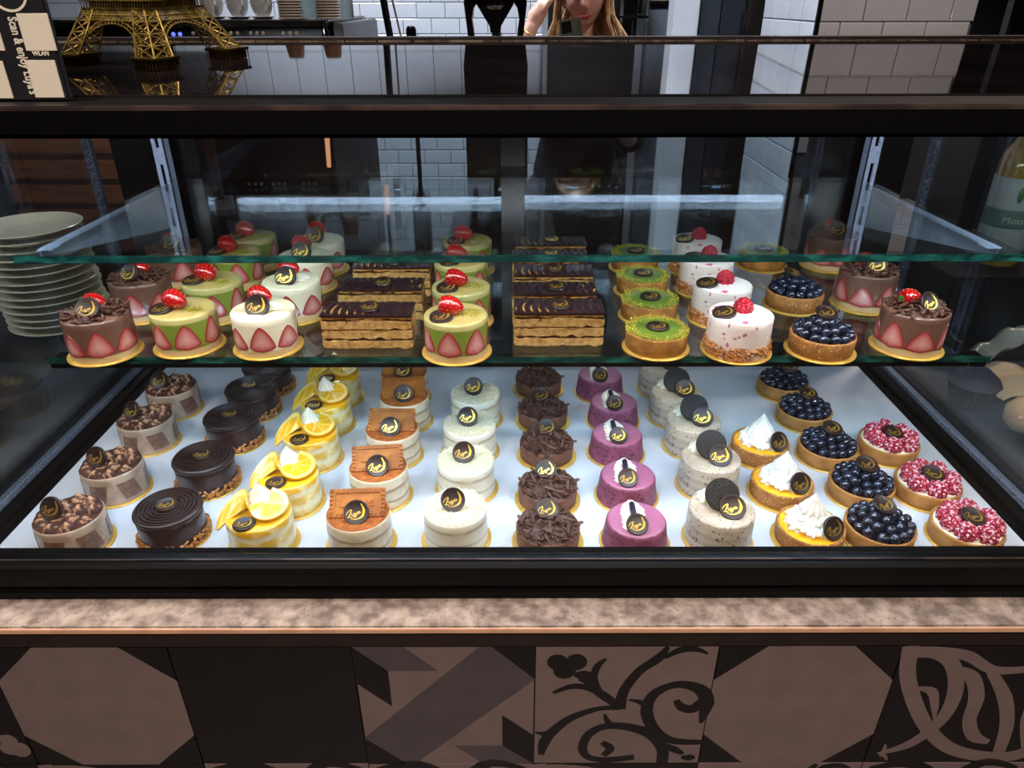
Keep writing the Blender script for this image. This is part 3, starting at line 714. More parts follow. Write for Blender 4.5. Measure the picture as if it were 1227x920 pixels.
# 1 tiramisu ------------------------------------------------------
H1 = .040
tira_side = mat('coffee_cream', '#b39c88', '#9c8470', rough=.35, scale=50, coat=.5)
finger_m = mat('soaked_sponge', '#7d5843', '#60402f', rough=.45, scale=120, coat=.4, bump=.3, bscale=300)
cocoa_k = mat('cocoa_dusted_cream', '#b98a68', '#3a1b10', rough=.8, scale=150, lo=.36, hi=.50, bump=.4, bscale=500, bdist=.0004)
cocoa = mat('cocoa_powder', '#4a2415', '#3a1a10', rough=.9, scale=200, bump=.6, bscale=900, bdist=.0004)
m1 = body('cake_body', LR, LR, H1, tira_side, cocoa)
def side_patch(r, a0, a1, zlo, zhi, th=.0006, skew=0):
    b = MB(); n = 6; vs = []
    for rr in (r+th, r-.001):
        for z, sk in ((zlo, -skew), (zhi, skew)):
            vs += [(rr*cos(a0+(a1-a0)*i/n+sk), rr*sin(a0+(a1-a0)*i/n+sk), z) for i in range(n+1)]
    k = n+1; fs = []
    for i in range(n): fs += [(i, i+1, k+i+1, k+i), (2*k+i, 3*k+i, 3*k+i+1, 2*k+i+1), (k+i, k+i+1, 3*k+i+1, 3*k+i), (i, 2*k+i, 2*k+i+1, i+1)]
    fs += [(0, k, 3*k, 2*k), (n, 2*k+n, 3*k+n, k+n)]
    return b.add(vs, fs)
fing = [side_patch(LR, -.30, .30, .005, .029, skew=q).mesh('sponge_finger', finger_m) for q in (.0, .08, -.09)]
kk = [kiss_mb(.0082, .0105, 7, .5, .07, rings=8).mesh('cream_dollop', cocoa_k, smooth=60)]
random.seed(5)
tn = [N('cake_body', m1, (0, 0, BT)), board(.040)]
for i in range(6): tn.append(N('sponge_finger', fing[i % 3], (0, 0, BT), (0, 0, i*pi/3+.35)))
for i in range(9):
    a = 2*pi*i/9+.2; s = random.uniform(.85, 1.1)
    tn.append(N('cream_dollop', kk[0], (.0265*cos(a), .0265*sin(a), H1), (.12*sin(a), -.12*cos(a), i), (s, s, s*random.uniform(.7, 1))))
for i in range(4):
    a = 2*pi*i/4+.5; tn.append(N('cream_dollop', kk[0], (.0115*cos(a), .0115*sin(a), H1), (0, 0, i), (1.05, 1.05, .95)))
tn.append(medal((-.012, -.004, H1+.0135), (radians(62), 0, radians(-14)), 1.12))
PAST['tira'] = tn
# 2 chocolate spiral ----------------------------------------------
gl_choc = mat('chocolate_glaze', '#2a1917', '#33201d', rough=.3, scale=40, coat=.2)
H2 = .0345
disc = [(0, .0072), (.0075, .0072)]
r = .0095
while r < .0335:
    disc += [(r, .0052), (r+.0012, .0080), (r+.0024, .0080), (r+.0034, .0052)]; r += .0046
disc += [(.0350, .0070), (.0372, .0055), (.0378, .0035), (.0372, .0012), (.0355, 0), (0, 0)]
nut = mat('caramel_nut', '#c98a4a', '#84501f', rough=.45, scale=120, coat=.3, lo=.35, hi=.65)
PAST['spiral'] = [board(.0405), N('cake_body', body('cake_body', .0362, .0358, H2, gl_choc, wob=.0006), (0, 0, BT)),
    N('ringed_disc', MB().lathe(disc, 72).mesh('ringed_disc', choc, smooth=28), (0, 0, H2+BT-.0003)),
    N('nut_crumble', crumbs(ring_pts(520, .0358, .0398, .0022, .0125, 3), .0012, .0026, nut, 2), kind='stuff'),
    medal((-.001, 0, H2+.0088), (0, 0, .15))]
# 3 lemon ----------------------------------------------------------
H3 = .043
ylw = mat('lemon_mousse_side', '#d9b23a', '#efe3b0', rough=.35, scale=60, lo=.45, hi=.75, coat=.5, warp=.0035,
          layers=[(0, '#c79c3e'), (.009, '#c9a850'), (.0105, '#d8cba8'), (.0165, '#cdbf9c'), (.018, '#cfa63a'), (.027, '#d3ad44'), (.0285, '#d9ceb0'), (.0335, '#cfc19c'), (.0345, '#dba71e'), (.043, '#dba71a')])
ytop = mat('lemon_glaze', '#e0a514', '#e6b02a', rough=.2, scale=30, coat=.4)
def lemon_slice():
    RK = [(.006, .023, .012), (.020, .017, .009), (.026, .004, .005), (.022, -.011, .003), (.010, -.019, .003), (-.003, -.016, .006), (-.011, -.004, .013), (-.015, .010, .018), (-.024, .012, .015), (-.035, .003, .006), (-.041, -.007, -.003)]
    CK = [(.004, .004, .006)]*5+[(.001, .003, .008), (-.012, -.003, .007), (-.024, -.010, .001), (-.033, -.015, -.005), (-.038, -.018, -.009), (-.041, -.016, -.011)]
    def cr(K, u):
        i = min(int(u), len(K)-2); f = u-i; p = [Vector(K[max(0, min(len(K)-1, q))]) for q in (i-1, i, i+1, i+2)]
        return .5*((2*p[1])+(p[2]-p[0])*f+(2*p[0]-5*p[1]+4*p[2]-p[3])*f*f+(3*p[1]-p[0]-3*p[2]+p[3])*f**3)
    n, k = 60, 12; vs = []; cs = []
    P = [[cr(CK, 10*i/n).lerp(cr(RK, 10*i/n), j/k) for i in range(n+1)] for j in range(k+1)]
    for side in (0, 1):
        for j in range(k+1):
            for i in range(n+1):
                p = P[j][i]; a = P[j][min(n, i+1)]-P[j][max(0, i-1)]; b_ = P[min(k, j+1)][i]-P[max(0, j-1)][i]; nn = a.cross(b_)
                nn = nn.normalized() if nn.length > 1e-9 else Vector((0, 0, 1))
                vs.append(tuple(p+nn*(.0011 if side else -.0011)))
                t = j/k; rib = abs(((i/n*9+.5) % 1)-.5)
                cs.append((.74, .34, .006) if t > .93 else (.82, .60, .18) if t > .80 else (.80, .52, .10) if (t < .1 or rib < .05/max(t, .2)) else (.74, .38, .012))
    k1 = n+1; o = (k+1)*k1; fs = []
    for j in range(k):
        for i in range(n): fs += [(j*k1+i, j*k1+i+1, (j+1)*k1+i+1, (j+1)*k1+i), (o+j*k1+i, o+(j+1)*k1+i, o+(j+1)*k1+i+1, o+j*k1+i+1)]
        for i in (0, n): fs.append((j*k1+i, (j+1)*k1+i, o+(j+1)*k1+i, o+j*k1+i))
    for i in range(n):
        for j in (0, k): fs.append((j*k1+i, j*k1+i+1, o+j*k1+i+1, o+j*k1+i))
    return MB().add(vs, fs, 0, None, cs).mesh('lemon_slice', mat('lemon_flesh', '#ffffff', rough=.25, coat=.3, tint=True, sss=.1), colors=True, smooth=60)
kbig = kiss_mb(.0125, .0195, 13, .35, .10, rings=14).mesh('cream_swirl', cream, smooth=60)
PAST['lemon'] = [board(.0405), N('cake_body', body('cake_body', .0365, .0360, H3, ylw, ytop), (0, 0, BT)),
    N('lemon_slice', lemon_slice(), (.004, .000, H3+.0022), (0, 0, 0), (1.14, 1.10, 1.15)),
    N('cream_swirl', kbig, (-.002, .014, H3+.001), (0, 0, 0), (1.25, 1.2, 1.5)), medal((-.008, -.0235, H3+.0018), (0, 0, .1))]
# 4 caramel biscuit -------------------------------------------------
H4 = .043
naked = mat('cream_layer_side', '#e9dcc4', '#a68c69', rough=.4, scale=55, lo=.5, hi=.85, coat=.45, warp=.005,
            layers=[(0, '#c2ad8c'), (.009, '#d8c8ac'), (.0125, '#8f7152'), (.015, '#d9ccb2'), (.024, '#c9b696'), (.0275, '#8c6c4c'), (.030, '#dccfb6'), (.043, '#d3c2a3')])
bisc_top = mat('biscuit_crumb', '#b0611f', '#8f4715', rough=.85, scale=120, bump=1, bscale=700, bdist=.0008)
bisc = mat('caramel_biscuit', '#b36a20', '#9a5516', rough=.6, scale=60, bump=.4, bscale=300, bdist=.0006)
b = MB(); out = []
hw, hh = .0235, .0128
nx, ny = 11, 6
for i in range(nx): out.append((-hw+2*hw*i/nx, -hh)); out.append((-hw+2*hw*(i+.5)/nx, -hh-.0022))
for i in range(ny): out.append((hw, -hh+2*hh*i/ny)); out.append((hw+.0022, -hh+2*hh*(i+.5)/ny))
for i in range(nx): out.append((hw-2*hw*i/nx, hh)); out.append((hw-2*hw*(i+.5)/nx, hh+.0022))
for i in range(ny): out.append((-hw, hh-2*hh*i/ny)); out.append((-hw-.0022, hh-2*hh*(i+.5)/ny))
b.poly(out, 0, .0048)
rim = [(x*.90, y*.86) for x, y in ((-hw, -hh), (hw, -hh), (hw, hh), (-hw, hh), (-hw, -hh))]
for p, q in zip(rim, rim[1:]): b.ribbon([p, q], .0014, .0045, .0062)
for i in range(nx+1): x = -hw+2*hw*i/nx; b.ribbon([(x, hh*.9), (x, hh*1.12)], [.0016, .0030], .0045, .0066); b.ribbon([(x, -hh*1.12), (x, -hh*.9)], [.0030, .0016], .0045, .0066)
for i in range(ny+1): y = -hh+2*hh*i/ny; b.ribbon([(hw*.93, y), (hw*1.07, y)], [.0016, .0030], .0045, .0066); b.ribbon([(-hw*1.07, y), (-hw*.93, y)], [.0030, .0016], .0045, .0066)
def strokes(b, text, w_, z0_, z1_, m=0):
    G = {'L': [[(0, 1), (0, 0), (.6, 0)]], 'o': [[(.3, .6), (0, .3), (.3, 0), (.6, .3), (.3, .6)]], 't': [[(.3, .9), (.3, 0), (.5, 0)], [(.05, .6), (.55, .6)]], 'u': [[(0, .6), (0, .1), (.3, 0), (.55, .1)], [(.55, .6), (.55, 0)]],
         's': [[(.55, .55), (.1, .55), (.1, .32), (.5, .28), (.5, .03), (0, .03)]]}
    x = 0
    for ch in text:
        for st in G[ch]: b.ribbon([((x+px)*w_[0]+w_[1], py*w_[2]+w_[3]) for px, py in st], w_[4], z0_, z1_, m, sub=2)
        x += .85
strokes(b, 'Lotus', (.0075, -.0155, .0085, -.003, .0013), .0045, .0060)
biscm = b.mesh('biscuit', bisc, smooth=0, fix=False)
PAST['bisc'] = [board(.0405), N('cake_body', body('cake_body', .0362, .0358, H4, naked, bisc_top, wob=.0006), (0, 0, BT)),
    N('cream_dollop', kiss_mb(.014, .017, 9, .5, .1).mesh('cream_dollop', cream, smooth=60), (.004, .018, H4)),
    N('biscuit', biscm, (0, .0045, H4+.0085), (radians(38), 0, radians(3)), (1.22, 1.12, 1)), medal((.0015, -.012, H4+.0095), (radians(48), 0, radians(4)), 1.15)]
# 5 coconut ---------------------------------------------------------
coco_s = mat('coconut_cream_side', '#efe9da', '#d8ccb4', rough=.4, scale=50, lo=.5, hi=.8, coat=.45, warp=.0025,
             layers=[(0, '#cfc3aa'), (.011, '#ddd4c0'), (.0145, '#a58c69'), (.017, '#ddd4c0'), (.029, '#d8cdb6'), (.0325, '#ab9470'), (.035, '#e2dac8'), (.043, '#e6dfcd')])
coco_t = mat('coconut_top', '#e3d8b8', '#d3c49c', rough=.7, scale=260, bump=1, bscale=500, bdist=.001)
random.seed(6); fl = MB()
for i in range(480):
    r = .0352*sqrt(random.random()); a = random.uniform(0, 6.28); l = random.uniform(.0008, .002)
    fl.box((-l, -.0004, -.0002), (l, .0004, .0002), 0, T(r*cos(a), r*sin(a), H3+.0005+random.uniform(0, .0009), random.uniform(-.4, .4), random.uniform(-.4, .4), random.uniform(0, 3)))
PAST['coco'] = [board(.0405), N('cake_body', body('cake_body', .0362, .0358, H3, coco_s, coco_t), (0, 0, BT)),
    N('coconut_flakes', fl.mesh('coconut_flakes', mat('coconut_flake', '#e9e0c6', rough=.6), smooth=0, fix=False), (0, 0, BT), kind='stuff'),
    N('cream_dollop', kiss_mb(.012, .014, 9, .4, .08).mesh('cream_dollop', cream, smooth=60), (-.001, .011, H3)),
    medal((-.002, .001, H3+.011), (radians(52), 0, 0), 1.15)]
# 6 chocolate shavings tart ------------------------------------------
m6, f6 = tart_shell('tart_shell', .0365, .021, choc_crust, choc, lip=.0028)
mm6 = [flakes(.0335, .020, 200, .011, q, dome=.014) for q in (1, 2)]
PAST['shav'] = [board(.041), N('tart_shell', m6, (0, 0, BT)), N('filling', f6, (0, 0, BT)),
    N('chocolate_mound', MB().lathe([(0, .029), (.015, .0275), (.026, .0235), (.033, .019), (0, .019)], 28).mesh('chocolate_mound', chocm), (0, 0, BT)),
    N('chocolate_shavings', mm6[0], (0, 0, BT), kind='stuff'), medal((-.001, .010, .0375), (radians(32), 0, .05), 1.12)]
# 7 purple -----------------------------------------------------------
H7 = .031
purp = mat('berry_mousse', '#8f4660', '#783a50', rough=.5, scale=60, speck=('#55243a', 210, .60), bump=.4, bscale=220)
purpt = mat('berry_mousse_top', '#a8637f', '#a05a76', rough=.35, scale=30)
pinkc = mat('pink_tinged_cream', '#f3e4cf', '#f6ecd9', rough=.4, scale=90, sss=.3, speck=('#d9587c', 130, .60))
jel = mat('dark_berry_jelly', '#3b3e58', '#2a2038', rough=.15, scale=70, coat=.5)
kd = kiss_mb(.0052, .0058, 6, .3, .08, rings=6).mesh('cream_bead', pinkc, smooth=60)
pt = [board(.0405), N('cake_body', body('cake_body', .0375, .0338, H7, purp, purpt, edge=.003), (0, 0, BT))]
for i in range(6):
    for s in (-1, 1): pt.append(N('cream_bead', kd, (-.003+s*(.0078 if i < 5 else .004), -.014+i*.0075, H7+.001), (0, 0, i), (1.15, 1.15, 1)))
pt.append(N('cream_bead', kd, (-.003, .0285, H7+.001))); pt.append(N('cream_bead', kd, (-.003, -.0155, H7+.001), (0, 0, 0), (1.6, 1.2, .8)))
pt.append(N('jelly_bar', MB().box((-.0032, -.009, 0), (.0032, .025, .0075), ch=.0015).mesh('jelly_bar', jel), (-.003, 0, H7+.001)))
pt.append(medal((-.002, -.0185, H7+.0085), (radians(40), 0, 0), 1.02))
PAST['purp'] = pt
# 8 cookie cake --------------------------------------------------------
H8 = .043
oreo_s = mat('speckled_cream_side', '#d6c6b2', '#b8a898', rough=.45, scale=26, lo=.4, hi=.75, speck=('#57504d', 300, .63), coat=.3, warp=.004,
             layers=[(0, '#ab9b8a'), (.010, '#c0af9b'), (.012, '#928375'), (.02, '#b7a794'), (.026, '#a89887'), (.029, '#cbbaa1'), (.043, '#b6a693')])
oreo_t = mat('speckled_cream_top', '#c6b29a', '#b29e88', rough=.5, scale=60, speck=('#3d3735', 420, .64), bump=.3)
ck = mat('black_cookie', '#140d0c', '#1e1513', rough=.6, scale=200, bump=.8, bscale=420, bdist=.0012)
b = MB(); r = .0185
b.lathe([(0, .0052), (r*.9, .0052), (r*.97, .0050), (r, .0042), (r, .0022), (0, .0022)], 44)
b.lathe([(0, .0022), (r*.93, .0022), (r*.93, -.0006), (0, -.0006)], 44, 1)
b.lathe([(0, -.0006), (r, -.0006), (r, -.0030), (r*.95, -.0034), (0, -.0034)], 44)
for i in range(44): a = 2*pi*i/44; b.box((r*.90, -.0004, .005), (r*.99, .0004, .0058), 0, T(0, 0, 0, 0, 0, a))
random.seed(9)
for i in range(170):
    q = r*.86*sqrt(random.random()); a = random.uniform(0, 6.28); l = random.uniform(.0006, .0016)
    b.box((-l, -.0003, 0), (l, .0003, .0006), 0, T(q*cos(a), q*sin(a), .0052, 0, 0, random.uniform(0, 3)))
PAST['oreo'] = [board(.0405), N('cake_body', body('cake_body', .0372, .0366, H8, oreo_s, oreo_t, wob=.0007), (0, 0, BT)),
    N('cream_dollop', kiss_mb(.0125, .018, 8, .5, .12).mesh('cream_dollop', cream, smooth=60), (-.013, .016, H8)),
    N('sandwich_cookie', b.mesh('sandwich_cookie', [ck, cream], smooth=40, fix=False), (-.001, .004, H8+.0165), (radians(50), radians(4), radians(-12))),
    medal((.0085, -.010, H8+.0095), (radians(44), 0, radians(-6)), 1.2)]
# 9 meringue tart --------------------------------------------------------
curd = mat('lemon_curd', '#f0a81a', '#f5b92c', rough=.12, scale=30, coat=.6)
m9, f9 = tart_shell('tart_shell', .0378, .021, crust, curd, fz=.0022)
b = MB(); random.seed(12)
for i in range(11):
    a = 2*pi*i/11; b.merge(kiss_mb(.0092, .013, 7, .8, .2, rings=7), T(.0195*cos(a), .0195*sin(a)+.002, .0195, -.5*sin(a), .5*cos(a), i*1.3))
for i in range(7):
    a = 2*pi*i/7; b.merge(kiss_mb(.0095, .014, 7, .8, .2, rings=7), T(.010*cos(a), .010*sin(a)+.002, .025, -.4*sin(a), .4*cos(a), i*2.1))
b.merge(kiss_mb(.0135, .030, 11, .5, .14, rings=14), T(.001, .006, .030))
b.lathe([(0, .034), (.012, .031), (.020, .022), (.021, .019), (0, .019)], 24)
PAST['mer'] = [board(.0415), N('tart_shell', m9, (0, 0, BT)), N('filling', f9, (0, 0, BT)),
    N('meringue', b.mesh('meringue', white_cream, smooth=60, fix=False), (0, 0, BT)), medal((.014, -.020, .0325), (radians(60), 0, radians(20)), 1.15)]
# 10 blueberry tart -------------------------------------------------------
m10, f10 = tart_shell('tart_shell', .0385, .020, crust_pale, cream)
jam = tart_shell('tart_shell', .0385, .020, crust_pale, mat('blueberry_jam', '#15111f', rough=.2, coat=.4))[1]
PAST['blue'] = [board(.0402), N('tart_shell', m10, (0, 0, BT)), N('filling', jam, (0, 0, BT))]+blueberries(.036)+[medal((.004, .004, .0425), (radians(16), 0, .1), 1.12)]
PAST['bluesmall'] = [board(.0375), N('tart_shell', tart_shell('tart_shell', .0343, .0195, crust, cream)[0], (0, 0, BT)), N('filling', jam, (0, 0, BT), (0, 0, 0), (.88, .88, 1))]+blueberries(.0325, .0195, 5)+[medal((.003, .006, .0405), (radians(16), 0, .1))]
# 11 raspberry tart ---------------------------------------------------------
rt = [board(.0402), N('tart_shell', m10, (0, 0, BT)), N('filling', f10, (0, 0, BT), sc=(1, 1, 1.12))]
random.seed(21)
for i in range(8):
    a = 2*pi*i/8+.3; s = random.uniform(1.42, 1.62)
    rt.append(N('raspberry', raspsm, (.0235*cos(a), .0235*sin(a), .0195), (-.32*sin(a), .32*cos(a), i), (s, s, s)))
rt.append(N('raspberry', raspsm, (.001, .004, .018), (0, 0, 0), (1.15, 1.15, 1.15)))
rt.append(medal((.002, -.001, .0325), (radians(12), radians(10), -.2), 1.12))
PAST['rasp'] = rt

# upper shelf ---------------------------------------------------------------
UR = .0338
def slice_mb(r, hw_=.0150, hh_=.029, zb=.0065, th=.0006, apex=1.0):
    """halved strawberry pressed against the side"""
    b = MB(); n = 26; vs = []; cs = []
    def shp(t, k):
        u = t*2 if t <= .5 else (1-t)*2; v = u**1.15
        wx = hw_*min(1, (v/.16)**.5 if v > 0 else 0)*max(0, 1-v)**.72*(1+.35*v)
        x = wx*k*(1 if t <= .5 else -1); return x, zb+hh_*.42+(v-.42)*hh_*k
    for k, c in ((0, (.66, .34, .30)), (.55, (.55, .20, .18)), (.84, (.42, .08, .07)), (1.0, (.28, .008, .012))):
        for i in range(n if k else 1):
            x, z = shp(i/n, k); a = x/r-pi/2; vs.append(((r+th)*cos(a), (r+th)*sin(a), z)); cs.append(c)
    for i in range(n):
        x, z = shp(i/n, 1.03); a = x/r-pi/2; vs.append(((r-.0008)*cos(a), (r-.0008)*sin(a), z)); cs.append((.42, .01, .02))
    fs = [(0, 1+i, 1+(i+1) % n) for i in range(n)]
    for j in range(3): fs += [(1+j*n+i, 1+(j+1)*n+i, 1+(j+1)*n+(i+1) % n, 1+j*n+(i+1) % n) for i in range(n)]
    return b.add(vs, fs, 0, None, cs)
sl_m = mat('cut_strawberry', '#ffffff', rough=.25, coat=.6, tint=True, speck=('#f0dcd4', 300, .66))
slice_a = slice_mb(UR).mesh('strawberry_slice', sl_m, colors=True, smooth=60)
slice_b = slice_mb(UR, .0160, .025).mesh('strawberry_slice', sl_m, colors=True, smooth=60)
slice_c = slice_mb(UR, .0130, .032).mesh('strawberry_slice', sl_m, colors=True, smooth=60)
def slices(seq, rot0=0, d=.82): return [N('strawberry_slice', {'a': slice_a, 'b': slice_b, 'c': slice_c}[c], (0, 0, BT), (0, 0, rot0+i*2*pi/len(seq))) for i, c in enumerate(seq)]
HC = .043
def fras_mat(nm, main, top, base='#c8a878'):
    return mat(nm, main, rough=.35, coat=.5, warp=.0012, layers=[(0, base), (.0068, base), (.0080, main), (HC-.0075, main), (HC-.0065, top), (HC, top)])
ch_s = fras_mat('chocolate_mousse_side', '#6b4a3b', '#66463a')
pi_s = fras_mat('pistachio_mousse_side', '#76862f', '#b8aa6c')
wh_s = fras_mat('vanilla_mousse_side', '#dfd2b2', '#e8dcc0')
ch_t = mat('chocolate_mousse_top', '#70503f', rough=.4); pi_t = mat('pistachio_glaze', '#bba869', '#b39e5c', rough=.2, coat=.4, scale=50)
wh_t = mat('vanilla_top', '#e8dcbc', '#e2d5b2', rough=.35, scale=40)
PAST['chfr'] = [board(.038), N('cake_body', body('cake_body', UR, UR+.0003, HC+.002, ch_s, ch_t), (0, 0, BT))]+slices('abacbab', .3)+[
    N('chocolate_shavings', flakes(.0325, HC+.0025, 130, .0085, 7, dome=.008), (0, 0, BT), kind='stuff'),
    strawberry((-.012, .012, HC+.011), (radians(88), 0, radians(75)), .85, True), medal((.000, -.012, HC+.0120), (radians(52), 0, -.1), 1.05)]
random.seed(31)
pc = [(.014+random.gauss(0, .006), -.007+random.gauss(0, .0045), HC+BT+random.uniform(.0002, .0022)) for _ in range(130)]
pc = [(x if x*x+y*y < .00098 else x*.6, y if x*x+y*y < .00098 else y*.6, z) for x, y, z in pc]
pcm = crumbs(pc, .0004, .0010, crumb_g, 3)
PAST['pist'] = [board(.038), N('cake_body', body('cake_body', UR, UR+.0003, HC, pi_s, pi_t), (0, 0, BT))]+slices('acabcaa', .38)+[
    strawberry((-.016, .006, HC+.0115), (radians(96), radians(0), radians(62)), .95), N('pistachio_crumbs', pcm, kind='stuff'), medal((-.018, -.009, HC+BT+.001), (radians(10), radians(-6), .1), 1.05)]
PAST['white'] = [board(.038), N('cake_body', body('cake_body', UR, UR+.0003, HC, wh_s, wh_t), (0, 0, BT))]+slices('abacaab', .15)+[
    N('cream_rosette', kiss_mb(.015, .008, 9, 1.2, .2, rings=8).mesh('cream_rosette', cream, smooth=60), (.003, .004, HC+BT)),
    strawberry((-.014, .012, HC+.014), (radians(92), 0, radians(72)), .9, True), medal((-.001, -.010, HC+.0085), (radians(58), 0, -.1), 1.1)]
# raspberry cream with crumble base
rw_s = mat('raspberry_cream_side', '#ead9cf', '#dcc6bb', rough=.45, scale=45, warp=.002, speck=('#b06a6a', 120, .66),
           layers=[(0, '#b9793c'), (.015, '#b9793c'), (.0165, '#e9d6c8'), (.03, '#e6d4c8'), (HC, '#f1e7e2')])
rw_t = mat('raspberry_cream_top', '#f3e9e4', '#f6eeea', rough=.4, scale=30, speck=('#cf5d78', 95, .66))
cr = MB(); cp = ring_pts(420, .0318, .0352, .002, .0165, 9)
PAST['rw'] = [board(.038), N('cake_body', body('cake_body', .0335, .0336, HC, rw_s, rw_t, wob=.0004), (0, 0, BT)), N('caramel_crumble', crumbs(cp, .0012, .0026, crumb_c, 6), kind='stuff'),
    N('raspberry', raspm, (.003, .006, HC+BT-.001), (radians(12), 0, 0), (1.35, 1.35, 1.3)), medal((-.020, -.006, HC+BT+.0012), (radians(8), radians(-8), 0), 1.05)]
# pistachio tart
m16, f16 = tart_shell('tart_shell', .0338, .0205, mat('golden_crust', '#b57a38', '#935d26', rough=.6, scale=70, bump=.7, bscale=260, bdist=.0008), mat('pistachio_cream', '#5d7326', '#68802c', rough=.3, scale=40, coat=.2), fz=.001)
cg = crumbs(ring_pts(900, .0235, .0345, .0205, .0250, 14), .0006, .0013, crumb_g, 8)
PAST['green'] = [board(.037), N('tart_shell', m16, (0, 0, BT)), N('filling', f16, (0, 0, BT), sc=(1, 1, 1.06)), N('pistachio_crumbs', cg, kind='stuff'), medal((0, -.001, .0238), (0, 0, .05), 1.05)]
# layered slice
sp_m = mat('almond_sponge', '#c79a58', '#94672f', rough=.85, scale=130, lo=.35, hi=.7, bump=1, bscale=420, bdist=.0016)
cc_m = mat('coffee_cream_layer', '#9a6a3c', '#7b4d28', rough=.45, scale=60, lo=.35, hi=.7)
gn_m = mat('ganache_layer', '#35190f', '#4a2718', rough=.4, scale=60)
SW, SD = .0985, .040
def slab(x0, x1, y0, y1, za, zb, amp, seed, nx=26, ny=10):
    b = MB(); vs = []
    per = [(x0+(x1-x0)*i/nx, y0) for i in range(nx)]+[(x1, y0+(y1-y0)*i/ny) for i in range(ny)]+[(x1-(x1-x0)*i/nx, y1) for i in range(nx)]+[(x0, y1-(y1-y0)*i/ny) for i in range(ny)]
    n = len(per); c = Vector(((x0+x1)/2, (y0+y1)/2))
    for lv, t in enumerate((0, .33, .66, 1)):
        for i, (x, y) in enumerate(per):
            d = noise.noise(Vector((x*260, y*260, seed*9+lv*1.7)))*amp; dz = noise.noise(Vector((x*110, y*110, seed*3+(0 if lv < 2 else 5))))*.0042*(1 if lv in (0, 3) else .4)
            v = (Vector((x, y))-c); s_ = 1+d/max(.02, v.length); vs.append((c.x+v.x*s_, c.y+v.y*s_, za+(zb-za)*t+dz*.8))
    fs = [(j*n+i, j*n+(i+1) % n, (j+1)*n+(i+1) % n, (j+1)*n+i) for j in range(3) for i in range(n)]+[tuple(reversed(range(n))), tuple(range(3*n, 4*n))]
    return b.add(vs, fs)
def opera(seed, comb):
    o = []; z = 0
    for i, (nm, t, m_, amp) in enumerate((('sponge_layer', .0085, sp_m, .0011), ('cream_layer', .0035, gn_m, .0006), ('sponge_layer', .0090, sp_m, .0011), ('cream_layer', .0028, cc_m, .0006), ('sponge_layer', .0085, sp_m, .0011),
                                     ('cream_layer', .0030, gn_m, .0006), ('cream_layer', .0040, mat('caramel_cream_layer', '#c08a46', '#a87436', rough=.4, scale=50), .0003))):
        sh_ = .0010 if nm == 'cream_layer' else 0
        o.append(N(nm, slab(-SW/2+sh_, SW/2-sh_, sh_, SD-sh_, z, z+t, amp, seed+i).mesh(nm, m_, smooth=40, fix=False))); z += t-.0003
    b = MB(); nx, ny = 90, 14; vs = []
    for j in range(ny+1):
        for i in range(nx+1):
            x = -SW/2-.0005+(SW+.001)*i/nx; y = -.0006+(SD+.0012)*j/ny
            ph = x*2*pi/.0085+sin(y/SD*pi*comb)*2.2; e = min(i, nx-i, 3)/3*min(j, ny-j, 2)/2
            vs.append((x, y, z+.0024+e*.0013*sin(ph)-(.001 if e == 0 else 0)))
    k = (nx+1); m0 = len(vs); fs = [(j*k+i, j*k+i+1, (j+1)*k+i+1, (j+1)*k+i) for j in range(ny) for i in range(nx)]
    bd = [i for i in range(nx+1)]+[j*k+nx for j in range(1, ny+1)]+[ny*k+i for i in range(nx-1, -1, -1)]+[j*k for j in range(ny-1, 0, -1)]
    vs += [(vs[q][0], vs[q][1], z-.0002) for q in bd]
    fs += [(bd[i], m0+i, m0+(i+1) % len(bd), bd[(i+1) % len(bd)]) for i in range(len(bd))]+[tuple(reversed(range(m0, m0+len(bd))))]
    b.add(vs, fs); o.append(N('chocolate_glaze', b.mesh('chocolate_glaze', mat('slice_glaze', '#26171a', '#301d1e', rough=.28, scale=60, coat=.25), smooth=60, fix=False)))
    o.append(medal((.002, SD*.45, z+.0032), (radians(8), 0, .12), .98))
    return o
PAST['opera'] = opera(1, 1.2); PAST['opera2'] = opera(4, 2.2)

# ------------------------------------------------------------------ place the pastries
ORD = ['nearest the front glass', 'second from the front glass', 'third from the front glass', 'fourth from the front glass', 'fifth and farthest back']
def row(key, name, cat, z0, h, pts, label, group, jit=0, keys=None, rs=None):
    for i, (px, py) in enumerate(pts):
        p = atZ(px, py, z0+h)
        od = ORD[i] if i < len(pts)-1 or len(pts) == 5 else ORD[i].split(' from')[0]+' and last from the glass'
        t = thing(name, label % od, cat, (p.x, p.y, z0), (rs[i] if rs else random.uniform(-jit, jit)), group)
        for n in PAST[keys[i] if keys else key]: grow(n, t)
random.seed(77)
TZ0 = .9503; CZ0 = LZ+.0003
row('tira', 'tiramisu_cake', 'cake', TZ0, .041, [(82, 616), (133, 555), (173.5, 500), (205, 462)], 'cocoa-dusted tiramisu cake in the leftmost tray column, %s', 'tiramisu cakes on the tray', rs=[.1, .05, -.1, .15])
row('spiral', 'chocolate_cake', 'cake', TZ0, .043, [(200.6, 606), (243, 545.6), (276.6, 496.7), (300, 462.6), (319, 436)], 'dark chocolate cake with ringed lid and nut crumble foot, %s', 'ringed chocolate cakes on the tray', .1)
row('lemon', 'lemon_cake', 'cake', TZ0, .0445, [(309.5, 613), (345, 565.7), (371, 516), (389, 477), (402, 446)], 'yellow lemon cake with twisted lemon slice, %s', 'lemon cakes on the tray', .12)
row('bisc', 'biscuit_cake', 'cake', TZ0, .0445, [(429, 612.6), (453, 558), (469.5, 512), (484, 473), (484, 445.6)], 'cream cake topped with a caramel biscuit, %s', 'caramel biscuit cakes on the tray', .07)
